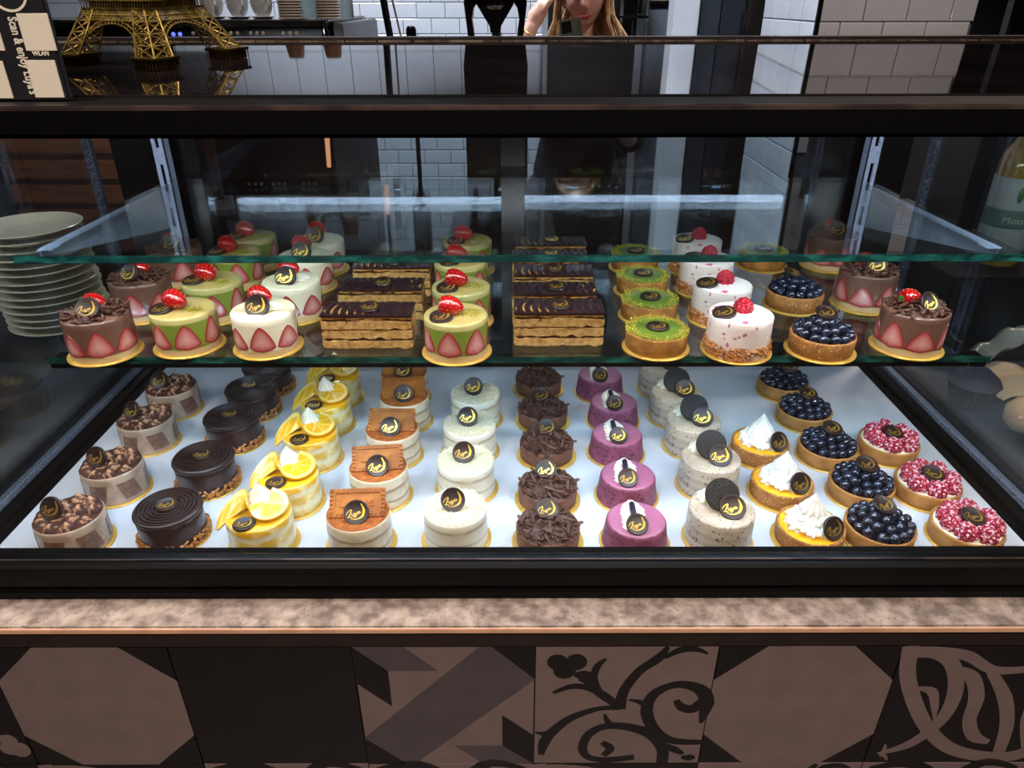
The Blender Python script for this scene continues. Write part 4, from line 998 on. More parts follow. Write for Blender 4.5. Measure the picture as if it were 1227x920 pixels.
row('coco', 'coconut_cake', 'cake', TZ0, .0445, [(545.3, 607.3), (557.9, 550), (562.6, 507), (569.3, 470.4)], 'white coconut-flaked cake with a standing medallion, %s', 'coconut cakes on the tray', .12)
row('shav', 'chocolate_tart', 'tart', TZ0, .022, [(656.7, 630), (656.4, 581), (655, 529), (650.4, 488.7), (645.2, 452)], 'cocoa tart heaped with dark chocolate shavings, %s', 'chocolate shaving tarts on the tray', rs=[0, .9, -.5, .4, 1.4] and [0, .12, -.15, .1, -.1])
row('purp', 'berry_cake', 'cake', TZ0, .0325, [(762.5, 621.7), (752.5, 568), (739.5, 518.7), (735.6, 480.8), (719.4, 448)], 'purple berry mousse cake with cream beads, %s', 'purple berry cakes on the tray', .08)
row('oreo', 'cookie_cake', 'cake', TZ0, .0445, [(865, 608), (852, 547), (831.6, 501.7), (811, 468), (795, 436)], 'speckled cream cake with a black sandwich cookie, %s', 'cookie cakes on the tray', .1)
row('mer', 'meringue_tart', 'tart', TZ0, .0225, [(971.7, 628), (937.8, 574.7), (911.7, 527.8)], 'lemon curd tart under peaked white meringue, %s', 'meringue tarts on the tray', .12)
row('blue', 'blueberry_tart', 'tart', TZ0, .0215, [(1055, 627), (1033, 576), (992.5, 531.7), (964.6, 488.7), (939, 454.8)], 'blueberry tart on the white tray, %s', 'blueberry tarts on the tray', .5)
row('rasp', 'raspberry_tart', 'tart', TZ0, .0215, [(1159.5, 628), (1112.5, 576), (1065.6, 526.5)], 'sugar-dusted raspberry tart at the right of the tray, %s', 'raspberry tarts on the tray', .5)
row('chfr', 'strawberry_chocolate_cake', 'cake', CZ0, HC+.003, [(113.8, 375), (165.7, 332.6), (207.8, 296.8)], 'chocolate strawberry cake at the shelf\'s left end, %s', 'chocolate strawberry cakes, left end of the shelf', rs=[.1, -.2, .3])
row('pist', 'strawberry_pistachio_cake', 'cake', CZ0, HC+.001, [(217.8, 369), (253.5, 335.7), (280, 300.9), (300.4, 282.4)], 'green strawberry cake beside the white cakes, %s', 'left pistachio strawberry cakes on the shelf', .1)
row('white', 'strawberry_vanilla_cake', 'cake', CZ0, HC+.001, [(314.6, 370.4), (348.3, 335.7), (364.8, 305.2), (382, 286.7)], 'white vanilla strawberry cake on the glass shelf, %s', 'white strawberry cakes on the shelf', .1)
row('pist', 'strawberry_pistachio_cake', 'cake', CZ0, HC+.001, [(545.9, 375.9), (552.2, 342.2), (551.5, 311), (559.8, 287)], 'green strawberry cake between the layered slices, %s', 'middle pistachio strawberry cakes on the shelf', rs=[.35, .3, .45, .3])
row('green', 'pistachio_tart', 'tart', CZ0, .0225, [(787.6, 393.3), (778.7, 357.4), (770.4, 329), (761.5, 302)], 'green pistachio tart in the shelf column, %s', 'pistachio tarts in a column on the shelf', .3)
row('rw', 'raspberry_cream_cake', 'cake', CZ0, HC+.001, [(888.3, 374.8), (866.5, 340), (848, 309), (835.9, 286.7)], 'white raspberry cream cake on caramel crumble, %s', 'raspberry cream cakes on the shelf', .08)
def single(key, name, cat, z0, h, px, py, label, rz=0, group=None):
    p = atZ(px, py, z0+h); t = thing(name, label, cat, (p.x, p.y, z0), rz, group)
    for n in PAST[key]: grow(n, t)
single('green', 'pistachio_tart', 'tart', CZ0, .0225, 914.6, 299.8, 'lone green pistachio tart at the back of the shelf behind the blueberry tarts')
single('bluesmall', 'blueberry_tart', 'tart', CZ0, .0215, 986.5, 397.6, 'blueberry tart on the glass shelf, front one of the two', .2, 'blueberry tarts on the shelf')
single('bluesmall', 'blueberry_tart', 'tart', CZ0, .0215, 953, 346.5, 'blueberry tart on the glass shelf, rear one of the two', 1.2, 'blueberry tarts on the shelf')
row('chfr', 'strawberry_chocolate_cake', 'cake', CZ0, HC+.003, [(1098, 368.5), (1042, 322.8), (998.5, 280.4)], 'chocolate strawberry cake at the shelf\'s right end, %s', 'chocolate strawberry cakes, right end of the shelf', rs=[.5, .1, -.1])
def slices_row(x0s, ys, label, group):
    for i, y in enumerate(ys):
        od = ORD[i] if i < len(ys)-1 or len(ys) == 5 else ORD[i].split(' from')[0]+' and last from the glass'
        t = thing('layered_slice', label % od, 'cake slice', (x0s[i]+SW/2, y, CZ0), 0, group)
        for n in PAST['opera' if i % 2 == 0 else 'opera2']: grow(n, t)
slices_row([-.2075, -.2050, -.2035], [.722, .802, .880], 'chocolate-glazed layered slice, left row, %s', 'layered slices, left row')
slices_row([.0025, .0010, .0030, .0010, .0055], [.728, .786, .850, .912, .974], 'chocolate-glazed layered slice, right row, %s', 'layered slices, right row')

# ================================================================== LEFT BAY: stack of plates
china = mat('cream_china', '#f2e8cd', '#eadfc0', rough=.22, scale=20, coat=.4)
pl = MB().lathe([(0, .0022), (.040, .0022), (.046, .0036), (.068, .0100), (.0725, .0116), (.0735, .0112), (.0728, .0098), (.066, .0076), (.046, .0012), (.044, 0), (0, 0)], 56).mesh('plate', china)
NP = 14
random.seed(5)
for i in range(NP):
    nm = 'topmost' if i == NP-1 else ('lowest' if i == 0 else None)
    p = put('plate', pl, None, (-.722+random.uniform(-.002, .002)+(.0006*(NP-i)), 1.06+random.uniform(-.002, .002), 1.0464+i*.0115), (radians(random.uniform(-.5, .5))*(i > 0), radians(random.uniform(-.5, .5))*(i > 0), 0))
    from_top = ['second', 'third', 'fourth', 'fifth', 'sixth', 'seventh', 'eighth', 'ninth', 'tenth', 'eleventh', 'twelfth', 'thirteenth']
    tag(p, {'topmost': 'cream china plate lying topmost on the stack left of the case', 'lowest': 'cream china plate at the very bottom of the stack left of the case'}.get(nm, 'cream china plate in the stack left of the case, %s from the top' % (from_top[NP-2-i] if nm is None else '')), 'plate', 'cream plates stacked left of the case')
brd = thing('wooden_tray', 'brown wooden tray leaning at the back of the bay behind the plate stack', 'tray', (-.82, 1.42, 1.0462))
boxobj('tray_floor', (-.15, 0, 0), (.15, .012, .24), DARKWOOD, brd)
for i in range(5): boxobj('slat', (-.15, -.008, .01+i*.047), (.15, 0, .045+i*.047), mat('warm_wood', '#5b3823', '#3f2416', rough=.5, scale=16, stretch=(1, 8, 8), lo=.35, hi=.7), brd)

# ================================================================== RIGHT BAY: bottles, paper, bread
def bottle(x, y, z, lab, body_c, band, text, label):
    t = thing('juice_bottle', label, 'bottle', (x, y, z), 0, 'juice bottles right of the case')
    put('bottle_body', MB().lathe([(0, .235), (.014, .235), (.015, .215), (.018, .205), (.033, .178), (.036, .16), (.036, .005), (.033, 0), (0, 0)], 32).mesh('bottle_body', body_c), t)
    put('cap', MB().lathe([(0, .256), (.0165, .256), (.0172, .254), (.0172, .236), (0, .236)], 24).mesh('cap', mat('white_cap', '#c9c9bb', rough=.4)), t)
    put('label_sleeve', MB().lathe([(.0364, .145), (.0368, .144), (.0368, .025), (.0364, .024), (.0355, .024), (.0355, .145)], 40).mesh('label_sleeve', lab), t)
    put('label_band', MB().lathe([(.0369, .095), (.0372, .094), (.0372, .066), (.0369, .065), (.036, .065), (.036, .095)], 40).mesh('label_band', band), t)
    b = MB()
    for k in range(2):
        a = -pi/2-.35+k*1.1
        b.sphere((.0362*cos(a), .0362*sin(a), .120), .011, 10, 8, sc=(.5, .25, 1.2) if k == 0 else (.35, .35, .9))
    put('fruit_print', b.mesh('fruit_print', leaf_m), t)
    c = bpy.data.curves.new('text', 'FONT'); c.body = text; c.size = .016; c.extrude = .0003; c.align_x = 'CENTER'
    tmp = bpy.data.objects.new('text', c); COL.objects.link(tmp); bpy.context.view_layer.update()
    me = bpy.data.meshes.new_from_object(tmp.evaluated_get(bpy.context.evaluated_depsgraph_get())); bpy.data.objects.remove(tmp)
    for v in me.vertices:
        a = -pi/2-.35+v.co.x/.0376; x_, h = v.co.x, v.co.y; rr = .0375+v.co.z*.5; v.co = Vector((rr*cos(a), rr*sin(a), .074+h*.9))
    me.materials.clear(); me.materials.append(mat('label_lettering', '#a5ab9b', rough=.5)); put('lettering', me, t)
juice = mat('yellow_juice', '#93772a', '#8a6f26', rough=.15, coat=.5); juice2 = mat('orange_juice', '#d99a28', '#c98a20', rough=.15, coat=.5)
boxobj('riser', tuple(Vector((.72, 1.12, .9565))-O), tuple(Vector((.99, 1.40, 1.100))-O), BLKM, case)
bottle(.832, 1.20, 1.101, mat('pale_label', '#8f9894', rough=.5), juice, mat('green_band', '#42604f', rough=.5), 'Mots', 'yellow juice bottle with pale label and green band, left of the two')
bottle(.918, 1.18, 1.101, mat('orange_label', '#c8742e', rough=.5), juice2, mat('teal_band', '#6f9488', rough=.5), 'Ca', 'orange juice bottle with orange label, right of the two')
pap = mat('brown_paper', '#b79d7c', '#a48a6a', rough=.7, scale=12)
def crumple(w_, d_, hgt, seed, m_, name):
    b = MB(); nx, ny = 34, 22; vs = []
    for s_ in (0, -.0012):
        for j in range(ny+1):
            for i in range(nx+1):
                x = (i/nx-.5)*w_; y = (j/ny-.5)*d_
                q = noise.noise(Vector((x*13, y*13, seed)))+.5*noise.noise(Vector((x*34, y*34, seed)))
                vs.append((x+q*.006, y+q*.006, hgt*.5*(1+q*1.3)*(1-.5*abs(2*i/nx-1)**3)+s_+.002))
    k = nx+1; o = k*(ny+1)
    fs = [(j*k+i, j*k+i+1, (j+1)*k+i+1, (j+1)*k+i) for j in range(ny) for i in range(nx)]
    fs += [tuple(o+q for q in reversed(f)) for f in fs]
    bd = [i for i in range(nx+1)]+[j*k+nx for j in range(1, ny+1)]+[ny*k+i for i in range(nx-1, -1, -1)]+[j*k for j in range(ny-1, 0, -1)]
    fs += [(bd[i], o+bd[i], o+bd[(i+1) % len(bd)], bd[(i+1) % len(bd)]) for i in range(len(bd))]
    return b.add(vs, fs).mesh(name, m_, smooth=50, fix=False)
pp = put('paper_sheet', crumple(.22, .11, .05, 4, pap, 'paper_sheet'), None, (.85, .985, .957), (0, 0, -.1)); tag(pp, 'crumpled tan paper sheet in the bay right of the case, behind the roll', 'paper')
pp = put('paper_sheet', crumple(.24, .05, .09, 9, mat('grey_film', '#7c8076', '#8c9088', rough=.3, scale=12, coat=.5), 'paper_sheet'), None, (.86, 1.075, .957), (0, 0, .05)); tag(pp, 'crumpled grey-green film below the juice bottles', 'wrapping')
bread = mat('bread_crust', '#c9a27a', '#a87c50', rough=.7, scale=30, lo=.35, hi=.7, bump=.4)
br = thing('bread_roll', 'split pale bread roll lying in the bay beside the right glass side', 'bread', (.785, .830, .9610), -.5)
b = MB(); n = 22
b.lathe([(0, -.105), (.014, -.103), (.027, -.092), (.034, -.07), (.037, -.02), (.037, .03), (.033, .075), (.022, .10), (0, .108)], n, M=T(0, 0, .033, 0, pi/2, 0))
b.v = [(x, y, z*.82) for x, y, z in b.v]
put('bread_body', b.mesh('bread_body', bread, smooth=70), br)
put('filling_strip', MB().tube([(-.09, -.024, .033), (-.03, -.034, .037), (.03, -.034, .036), (.085, -.022, .034)], [.004, .007, .007, .003], 8).mesh('filling_strip', mat('pink_filling', '#d8a292', '#b9705f', rough=.5, scale=60)), br)
mf = thing('dark_muffin', 'dark plum muffin standing between the right glass side and the bread roll', 'muffin', (.692, .955, .957))
put('paper_case', MB().lathe([(0, .035), (.033, .035), (.025, 0), (0, 0)], 48, wob=lambda r, z, a, j: (r*(1+.04*cos(24*a)), z, a)).mesh('paper_case', mat('dark_case', '#1d1a22', rough=.6)), mf)
put('muffin_top', MB().lathe([(0, .062), (.018, .058), (.032, .046), (.037, .037), (.030, .032), (0, .032)], 32, wob=lambda r, z, a, j: (r*(1+.05*noise.noise(Vector((3*cos(a), 3*sin(a), z*50)))), z, a)).mesh('muffin_top', mat('plum_crumb', '#1a1420', '#241b2b', rough=.7, scale=90, bump=.8)), mf)

# ================================================================== ON THE GLASS TOP
TOPZ = 1.4303
# sign with blank cream squares, ring and lettering
SYN = .603
def sg(px, py): p = atY(px, py, SYN); return p.x, p.z
sx1 = sg(84, 119)[0]
sgn = thing('menu_sign', 'black sign with cream squares and rotated lettering at the left front corner', 'sign', (-.43, SYN, TOPZ), 0)
lean = 0
boxobj('panel', (-.13, 0, .0005), (sx1+.43, .006, .235), mat('sign_black', '#232127', '#2a282e', rough=.35, scale=8), sgn, ch=.0012)
cream_p = mat('cream_print', '#e9dfcd', rough=.6)
def sq(a, b_, name, m_=cream_p):
    (xa, za), (xb, zb) = sg(*a), sg(*b_)
    boxobj(name, (min(xa, xb)+.43, -.0006, min(za, zb)-TOPZ), (max(xa, xb)+.43, .0002, max(za, zb)-TOPZ), m_, sgn, ch=.0003)
sq((19, 16), (69, 61), 'cream_square'); sq((30, 72), (78, 117), 'cream_square'); sq((-38, 15), (7, 61), 'cream_square'); sq((-28, 73), (17, 118), 'cream_square')
ring = MB(); cx, cz = sg(8, -12)
vs = []
for i in range(48):
    a = 2*pi*i/48
    for q in (.0128, .0145): vs += [(cx+.43+q*cos(a), -.0006, cz-TOPZ+q*sin(a)), (cx+.43+q*cos(a), .0002, cz-TOPZ+q*sin(a))]
fs = []
for i in range(48):
    a, c = 4*i, 4*((i+1) % 48); fs += [(a, c, c+2, a+2), (a+1, a+3, c+3, c+1), (a, a+1, c+1, c), (a+2, c+2, c+3, a+3)]
put('cream_ring', ring.add(vs, fs).mesh('cream_ring', cream_p, smooth=0), sgn)
def text_mesh(txt, size, ext=.0003, m_=cream_p, bold=.0):
    c = bpy.data.curves.new('text', 'FONT'); c.body = txt; c.size = size; c.extrude = ext; c.offset = bold; c.resolution_u = 3
    tmp = bpy.data.objects.new('text', c); COL.objects.link(tmp); bpy.context.view_layer.update()
    me = bpy.data.meshes.new_from_object(tmp.evaluated_get(bpy.context.evaluated_depsgraph_get())); bpy.data.objects.remove(tmp)
    me.materials.clear(); me.materials.append(m_); return me
tx, tz = sg(8.5, 20); L_ = tz-sg(20, 113)[1]
me = text_mesh("Scan & enjoy Luya's", .011, bold=.00025)
wdt = max(v.co.x for v in me.vertices); k = L_/wdt
for v in me.vertices: v.co = Vector((v.co.x*k, v.co.y*.85, v.co.z))
put('lettering', me, sgn, (tx+.43+.0005, -.0004, tz-TOPZ), (pi/2, pi/2, 0))
me = text_mesh('WLAN', .0042, bold=.0001); put('lettering', me, sgn, (sg(40, 66)[0]+.43, -.0004, sg(40, 66.5)[1]-TOPZ), (pi/2, 0, 0))

# lattice tower
brass = mat('antique_brass', '#a8904c', '#77612f', rough=.5, metal=.8, scale=90)
brass_d = mat('dark_brass', '#3c2d12', '#5a441a', rough=.45, metal=.8, scale=90)
tw = thing('lattice_tower_model', 'golden lattice iron tower souvenir with four arched legs on the glass top', 'souvenir', (-.392, .872, topz(.872)+.0004), radians(-21.5)); tw.scale = (.9, .9, .9); tw.rotation_euler = (Matrix.Rotation(TILT, 3, 'X') @ Matrix.Rotation(radians(-21.5), 3, 'Z')).to_euler()
Z1, Z2 = .058, .118
def hw_(z):   # outer half width
    pts = ((0, .078), (.02, .066), (.045, .053), (.062, .045), (.09, .031), (.118, .022), (.16, .013), (.22, .007), (.30, .0025))
    for (a, x), (b_, y) in zip(pts, pts[1:]):
        if z <= b_: return x+(y-x)*(z-a)/(b_-a)
    return .0025
def lw(z): return .030-.013*min(1, z/Z1) if z < Z1 else max(.003, .017-.010*(z-Z1)/(Z2-Z1))
R1 = .0010
for sx, sy in ((1, 1), (1, -1), (-1, 1), (-1, -1)):
    b = MB()
    def cpt(z, u, v):   # corner u,v in {0 outer,1 inner}
        o = hw_(z); l = lw(z); return (sx*(o-u*l), sy*(o-v*l), z)
    lv = [.012+(Z1-.012)*i/4 for i in range(5)]
    for u, v in ((0, 0), (0, 1), (1, 0), (1, 1)): b.tube([cpt(z, u, v) for z in lv], R1*1.2, 5)
    for i in range(4):
        za, zb = lv[i], lv[i+1]
        for p, q in (((0, 0), (0, 1)), ((0, 0), (1, 0)), ((1, 1), (0, 1)), ((1, 1), (1, 0))):
            b.tube([cpt(za, *p), cpt(zb, *q)], R1*.7, 4); b.tube([cpt(za, *q), cpt(zb, *p)], R1*.7, 4); b.tube([cpt(za, *p), cpt(za, *q)], R1*.8, 4)
    put('leg', b.mesh('leg', brass, smooth=40, fix=False), tw)
    x, y = sx*(hw_(.006)-.015), sy*(hw_(.006)-.015)
    b = MB().box((x-.019, y-.019, .0095), (x+.019, y+.019, .0125), ch=.0005).box((x-.016, y-.016, 0), (x+.016, y+.016, .0095))
    for i in range(8):
        for s in (-1, 1):
            t_ = -.017+i*.034/7; b.tube([(x+t_, y+s*.0175, 0), (x+t_, y+s*.0175, .0095)], .0008, 4); b.tube([(x+s*.0175, y+t_, 0), (x+s*.0175, y+t_, .0095)], .0008, 4)
    put('foot', b.mesh('foot', [brass_d], smooth=0, fix=False), tw)
for q in range(4):   # arches between the legs, with little struts
    b = MB(); M = T(0, 0, 0, 0, 0, q*pi/2)
    def ap(t, r): a = pi*t; return Vector((r*cos(a)*1.0, -1, .006+.0385*sin(a)*(r/.047)))
    for r_ in (.0468, .0515):
        P_ = []
        for i in range(21):
            p = ap(i/20, r_); z = min(p.z, Z1); P_.append((p.x, -(hw_(z)-.001), z))
        b.tube(P_, R1*.9, 5, M=M)
    for i in range(1, 30):
        p, p2 = ap(i/30, .0468), ap(i/30, .0515); b.tube([(p.x, -(hw_(p.z)-.001), p.z), (p2.x, -(hw_(min(p2.z, Z1))-.001), min(p2.z, Z1))], R1*.5, 4, M=M)
    for i in range(25):   # lattice band below the platform
        x = -.045+.09*i/24
        for dx in (-.0037, .0037): b.tube([(x, -(hw_(.047)-.001), .0475), (max(-.045, min(.045, x+dx)), -(hw_(.058)-.001), .058)], R1*.5, 4, M=M)
    for z in (.0475, .053, .058): b.tube([(-hw_(z), -(hw_(z)-.0005), z), (hw_(z), -(hw_(z)-.0005), z)], R1*.8, 4, M=M)
    put('arch', b.mesh('arch', brass, smooth=40, fix=False), tw)
b = MB(); h = .0475
b.box((-h, -h, .0585), (h, h, .060), ch=.0003).box((-h-.001, -h-.001, .0665), (h+.001, h+.001, .068), ch=.0003).box((-.040, -.040, .060), (.040, .040, .0665), 1)
for q in range(4):
    for i in range(24):
        x = -h+.001+2*(h-.001)*i/23
        b.tube([(x, -h+.0008, .060), (x, -h+.0008, .0665)], .0006, 4, M=T(0, 0, 0, 0, 0, q*pi/2))
        b.tube([(x, -h+.0008, .068), (x, -h+.0008, .074)], .0005, 4, M=T(0, 0, 0, 0, 0, q*pi/2))
    b.tube([(-h, -h+.0008, .074), (h, -h+.0008, .074)], .0008, 4, M=T(0, 0, 0, 0, 0, q*pi/2))
put('platform', b.mesh('platform', [brass, brass_d], smooth=0, fix=False), tw)
b = MB(); lv = [.068, .085, .10, .118, .135, .155, .18, .21, .25, .30]
for i in range(len(lv)-1):
    za, zb = lv[i], lv[i+1]
    for q in range(4):
        M = T(0, 0, 0, 0, 0, q*pi/2); a, c = hw_(za)*.95, hw_(zb)*.95
        b.tube([(-a, -a, za), (-c, -c, zb)], R1*1.2, 5, M=M); b.tube([(-a, -a, za), (c, -c, zb)], R1*.7, 4, M=M); b.tube([(a, -a, za), (-c, -c, zb)], R1*.7, 4, M=M); b.tube([(-c, -c, zb), (c, -c, zb)], R1*.8, 4, M=M)
b.box((-.024, -.024, .116), (.024, .024, .121)); b.box((-.004, -.004, .29), (.004, .004, .302)); b.tube([(0, 0, .30), (0, 0, .325)], .0008, 5)
put('spire', b.mesh('spire', brass, smooth=0, fix=False), tw)

# ================================================================== BEHIND THE COUNTER
bc = thing('back_counter', 'dark brown back counter under the espresso machine at the left', 'counter', (-1.2, 1.85, 0))
boxobj('cabinet_body', (-1.2, 0, 0), (.76, .62, 1.36), mat('counter_brown', '#1e1613', '#2b1f1a', rough=.45, scale=8), bc, ch=.003)
boxobj('worktop', (-1.22, -.02, 1.36), (.78, .64, 1.39), STEEL, bc, ch=.002)
em = thing('espresso_machine', 'wide black and chrome espresso machine with round buttons and two blue lamps', 'coffee machine', (-.72, 1.90, 1.3905))
chrome = mat('chrome', '#c9c2bc', rough=.08, metal=1)
boxobj('body', (-.52, .02, 0), (.30, .48, .065), BLK, em, ch=.004)
boxobj('control_panel', (-.52, 0, .012), (.275, .02, .054), BLK, em, ch=.002)
boxobj('cup_rail', (-.52, -.012, .054), (.29, .02, .068), STEEL, em, ch=.002)
boxobj('side_panel', (.302, -.01, -.0), (.325, .48, .062), mat('grey_side_panel', '#777a82', '#6c6f78', rough=.4, scale=5, metal=.3), em, ch=.003)
boxobj('cup_tray', (-.52, .0, .0655), (.29, .48, .070), STEEL, em, ch=.001)
put('steam_pipe', MB().tube([(.283, -.018, .0), (.283, -.018, .07)], .008, 12).mesh('steam_pipe', chrome), em)
def mx(px, py=28): return atY(px, py, 1.895)
bt = MB().lathe([(0, .004), (.003, .0038), (.0042, .003), (.0046, 0), (0, 0)], 16, M=T(0, 0, 0, radians(90))).mesh('button', mat('bright_button', '#cfc4b2', rough=.25, metal=.3))
lit = emit('blue_lamp', (.12, .16, .95), 1.6); lit.node_tree.nodes['Principled BSDF'].inputs['Base Color'].default_value = (.1, .1, .6, 1)
bl = MB().lathe([(0, .004), (.003, .0038), (.0042, .003), (.0046, 0), (0, 0)], 16, M=T(0, 0, 0, radians(90))).mesh('blue_button', lit)
for px in (231, 268, 276, 284, 300, 307.5, 315, 339, 347, 355): p = mx(px, 40); put('button', bt, em, (p.x+.72, -.0005, p.z-1.3905))
for px in (207, 215): p = mx(px, 41); put('blue_button', bl, em, (p.x+.72, -.0005, p.z-1.3905))
def cup_mesh():
    return MB().lathe([(0, .003), (.020, .004), (.030, .025), (.033, .050), (.0345, .050), (.0345, .048), (.032, .022), (.022, .001), (.016, 0), (0, 0)], 28).mesh('cup_bowl', mat('white_cup', '#eef0f3', '#e4e8ee', rough=.15, coat=.4))
cm = cup_mesh(); ch_m = MB().tube([(.031, 0, .040), (.045, 0, .040), (.050, 0, .028), (.042, 0, .016), (.027, 0, .014)], .003, 8).mesh('handle', MC['white_cup'])
csau = MB().lathe([(0, .003), (.03, .003), (.042, .008), (.043, .007), (.03, 0), (0, 0)], 28).mesh('saucer', MC['white_cup'])
words = ['first', 'second', 'third', 'fourth', 'fifth']
CZ = 1.4607
for i, px in enumerate((225, 254, 284, 313)):
    p = atY(px, 19, 1.96)
    t = thing('coffee_cup', 'white coffee cup on the espresso machine, %s from the left' % words[i], 'cup', (p.x, 1.975, CZ+.0050), -1.2+i*.12, 'white cups on the espresso machine')
    t.scale = (.78, .78, .9); put('cup_bowl', cm, t); put('handle', ch_m, t)
    s_ = put('saucer', csau, None, (p.x, 1.975, CZ+.0002), (0, 0, 0), (.66, .66, .66)); tag(s_, 'white saucer under the %s coffee cup from the left' % words[i], 'saucer', 'saucers under the cups')
pc_ = MB().lathe([(0, .002), (.018, .002), (.0275, .058), (.0290, .0595), (.0290, .0575), (.0275, .0565), (.0185, 0), (0, 0)], 24, [1, 1, 1, 0, 0, 2, 2]).mesh('paper_cup', [mat('cup_rim', '#d8d2cb', rough=.4), mat('cup_inside', '#cfc8c0', rough=.5), mat('cup_brown', '#7d5137', '#8e6146', rough=.5, scale=9)])
for s_, (px, nm) in enumerate(((347, 'left'), (393, 'right'))):
    p = atY(px, 19, 1.99)
    for i in range(12):
        c_ = put('paper_cup', pc_, None, (p.x, 2.0, CZ+.0600+i*.0062), (pi, 0, 0)); tag(c_, ('brown and white paper cup on top of the %s stack' % nm) if i == 11 else 'brown and white paper cup, %s from the top of the %s stack' % (['', 'second', 'third', 'fourth', 'fifth', 'sixth', 'seventh', 'eighth', 'ninth', 'tenth', 'eleventh', 'lowest, twelfth'][11-i], nm), 'paper cup', 'paper cups, %s stack' % nm)
for i, px in enumerate((371, 416)):
    p = atY(px, 16, 2.05 if i == 0 else 1.98); g_ = put('glass_jar', MB().lathe([(0, .09), (.022, .09), (.026, .07), (.026, .004), (.024, 0), (0, 0)], 24).mesh('glass_jar', mat('clear_jar', '#b7c9c6', rough=.05, trans=.6, ior=1.2)), None, (p.x, 2.05+.02*i, CZ if i == 0 else CZ))
    tag(g_, ['grey-green glass jar between the two paper cup stacks', 'grey-green glass jar right of the right paper cup stack'][i], 'jar')
    if i: g_.location.x = -.428
# cable and black knob in front of the tiles
cb_ = put('hanging_cable', MB().tube([(-.44, 2.75, 2.89), (-.435, 2.75, 1.8), (-.43, 2.75, 1.5), (-.415, 2.75, 1.38), (-.385, 2.75, 1.15)], .012, 10).mesh('hanging_cable', BLKM), None); tag(cb_, 'black cable hanging before the white tiles right of the espresso machine', 'cable')
cb_ = put('white_cable', MB().tube([(-.405, 2.74, 2.89), (-.400, 2.74, 1.8), (-.398, 2.74, 1.5), (-.375, 2.74, 1.38), (-.33, 2.74, 1.15)], .004, 8).mesh('white_cable', mat('white_rubber', '#b9bcc4', rough=.5)), None); tag(cb_, 'thin white cable hanging beside the black cable', 'cable')
kn = thing('tap_handle', 'small black upright handle rising before the white tiles', 'handle', (atY(493, 44, 1.72).x, 1.72, 1.1))
boxobj('tap_column', (-.02, -.02, -1.1), (.02, .02, .0), STEEL, kn)
put('stem', MB().tube([(0, 0, 0), (0, 0, .33)], .005, 8).mesh('stem', STEEL), kn)
put('grip', MB().lathe([(0, .352), (.008, .351), (.011, .345), (.011, .335), (.008, .305), (0, .30)], 16).mesh('grip', BLK), kn)
# black grinder
gx = atY(594, 30, 1.72).x
gr = thing('coffee_grinder', 'black coffee grinder with forked arms and an oval badge before the tiles', 'grinder', (gx, 1.72, 1.0))
gb = mat('grinder_black', '#0a0a0c', '#101013', rough=.3, scale=9)
M_ = T(0, 0, 0, pi/2)
b = MB()
b.poly([(-.066, .66), (-.068, .56), (-.062, .512), (-.058, .505), (.058, .505), (.062, .512), (.068, .56), (.066, .66), (.055, .70), (-.055, .70)], -.06, .06, 0, M_)
put('housing', b.mesh('housing', gb, smooth=30), gr)
b = MB().poly([(-.040, .510), (.040, .510), (.038, .492), (.012, .452), (.010, .44), (-.010, .44), (-.012, .452), (-.038, .492)], -.035, .045, 0, M_)
put('funnel', b.mesh('funnel', gb, smooth=30), gr)
for s in (-1, 1):
    put('arm', MB().poly([(s*.030, .51), (s*.062, .515), (s*.066, .495), (s*.062, .46), (s*.056, .41), (s*.044, .41), (s*.047, .445), (s*.050, .465), (s*.046, .485), (s*.038, .496)], -.02, .02, 0, M_).mesh('arm', gb, smooth=30), gr)
put('spout', MB().tube([(0, 0, .445), (0, 0, .36)], .008, 12).mesh('spout', STEEL), gr)
put('base', MB().box((-.07, -.02, .001), (.07, .16, .36), ch=.01).box((-.010, .055, .35), (.010, .10, .55), ch=.004).mesh('base', gb), gr)
put('badge', MB().lathe([(0, .0025), (.016, .0025), (.018, .0015), (.018, 0), (0, 0)], 28, M=T(0, -.0455, .492, pi/2, 0, 0, (1.05, .62, 1))).mesh('badge', mat('badge_grey', '#8f8480', '#4a3a3a', rough=.3, scale=120, lo=.45, hi=.55)), gr)
# counter that carries them
bc2 = thing('work_counter', 'narrow dark steel counter carrying the coffee grinder', 'counter', (gx, 1.72, 0))
boxobj('top_plate', (-.12, -.09, .985), (.14, .22, 1.0), STEEL, bc2); boxobj('pedestal', (-.05, 0, 0), (.05, .12, .985), BLKM, bc2)
# glowing rods standing in for orange reflections at the rear doors
for i, (px, py) in enumerate(((392, 180), (463, 238))):
    p = atY(px, py, 1.60); o_ = put('orange_reflection_rod', MB().tube([(0, 0, -.035), (.003, 0, .03)], [.0045, .0055], 10).mesh('orange_reflection_rod', emit('orange_glow_%d' % i, (1, .30, .04), 1.5)), None, p[:]); tag(o_, 'small glowing orange rod standing in for a reflection in the rear glass, %s one' % ('upper left', 'lower right')[i], 'lamp')
    put('rod_stem', MB().tube([(0, 0, -.03), (0, .02, -p.z+.001)], .004, 6).mesh('rod_stem', BLKM), o_)
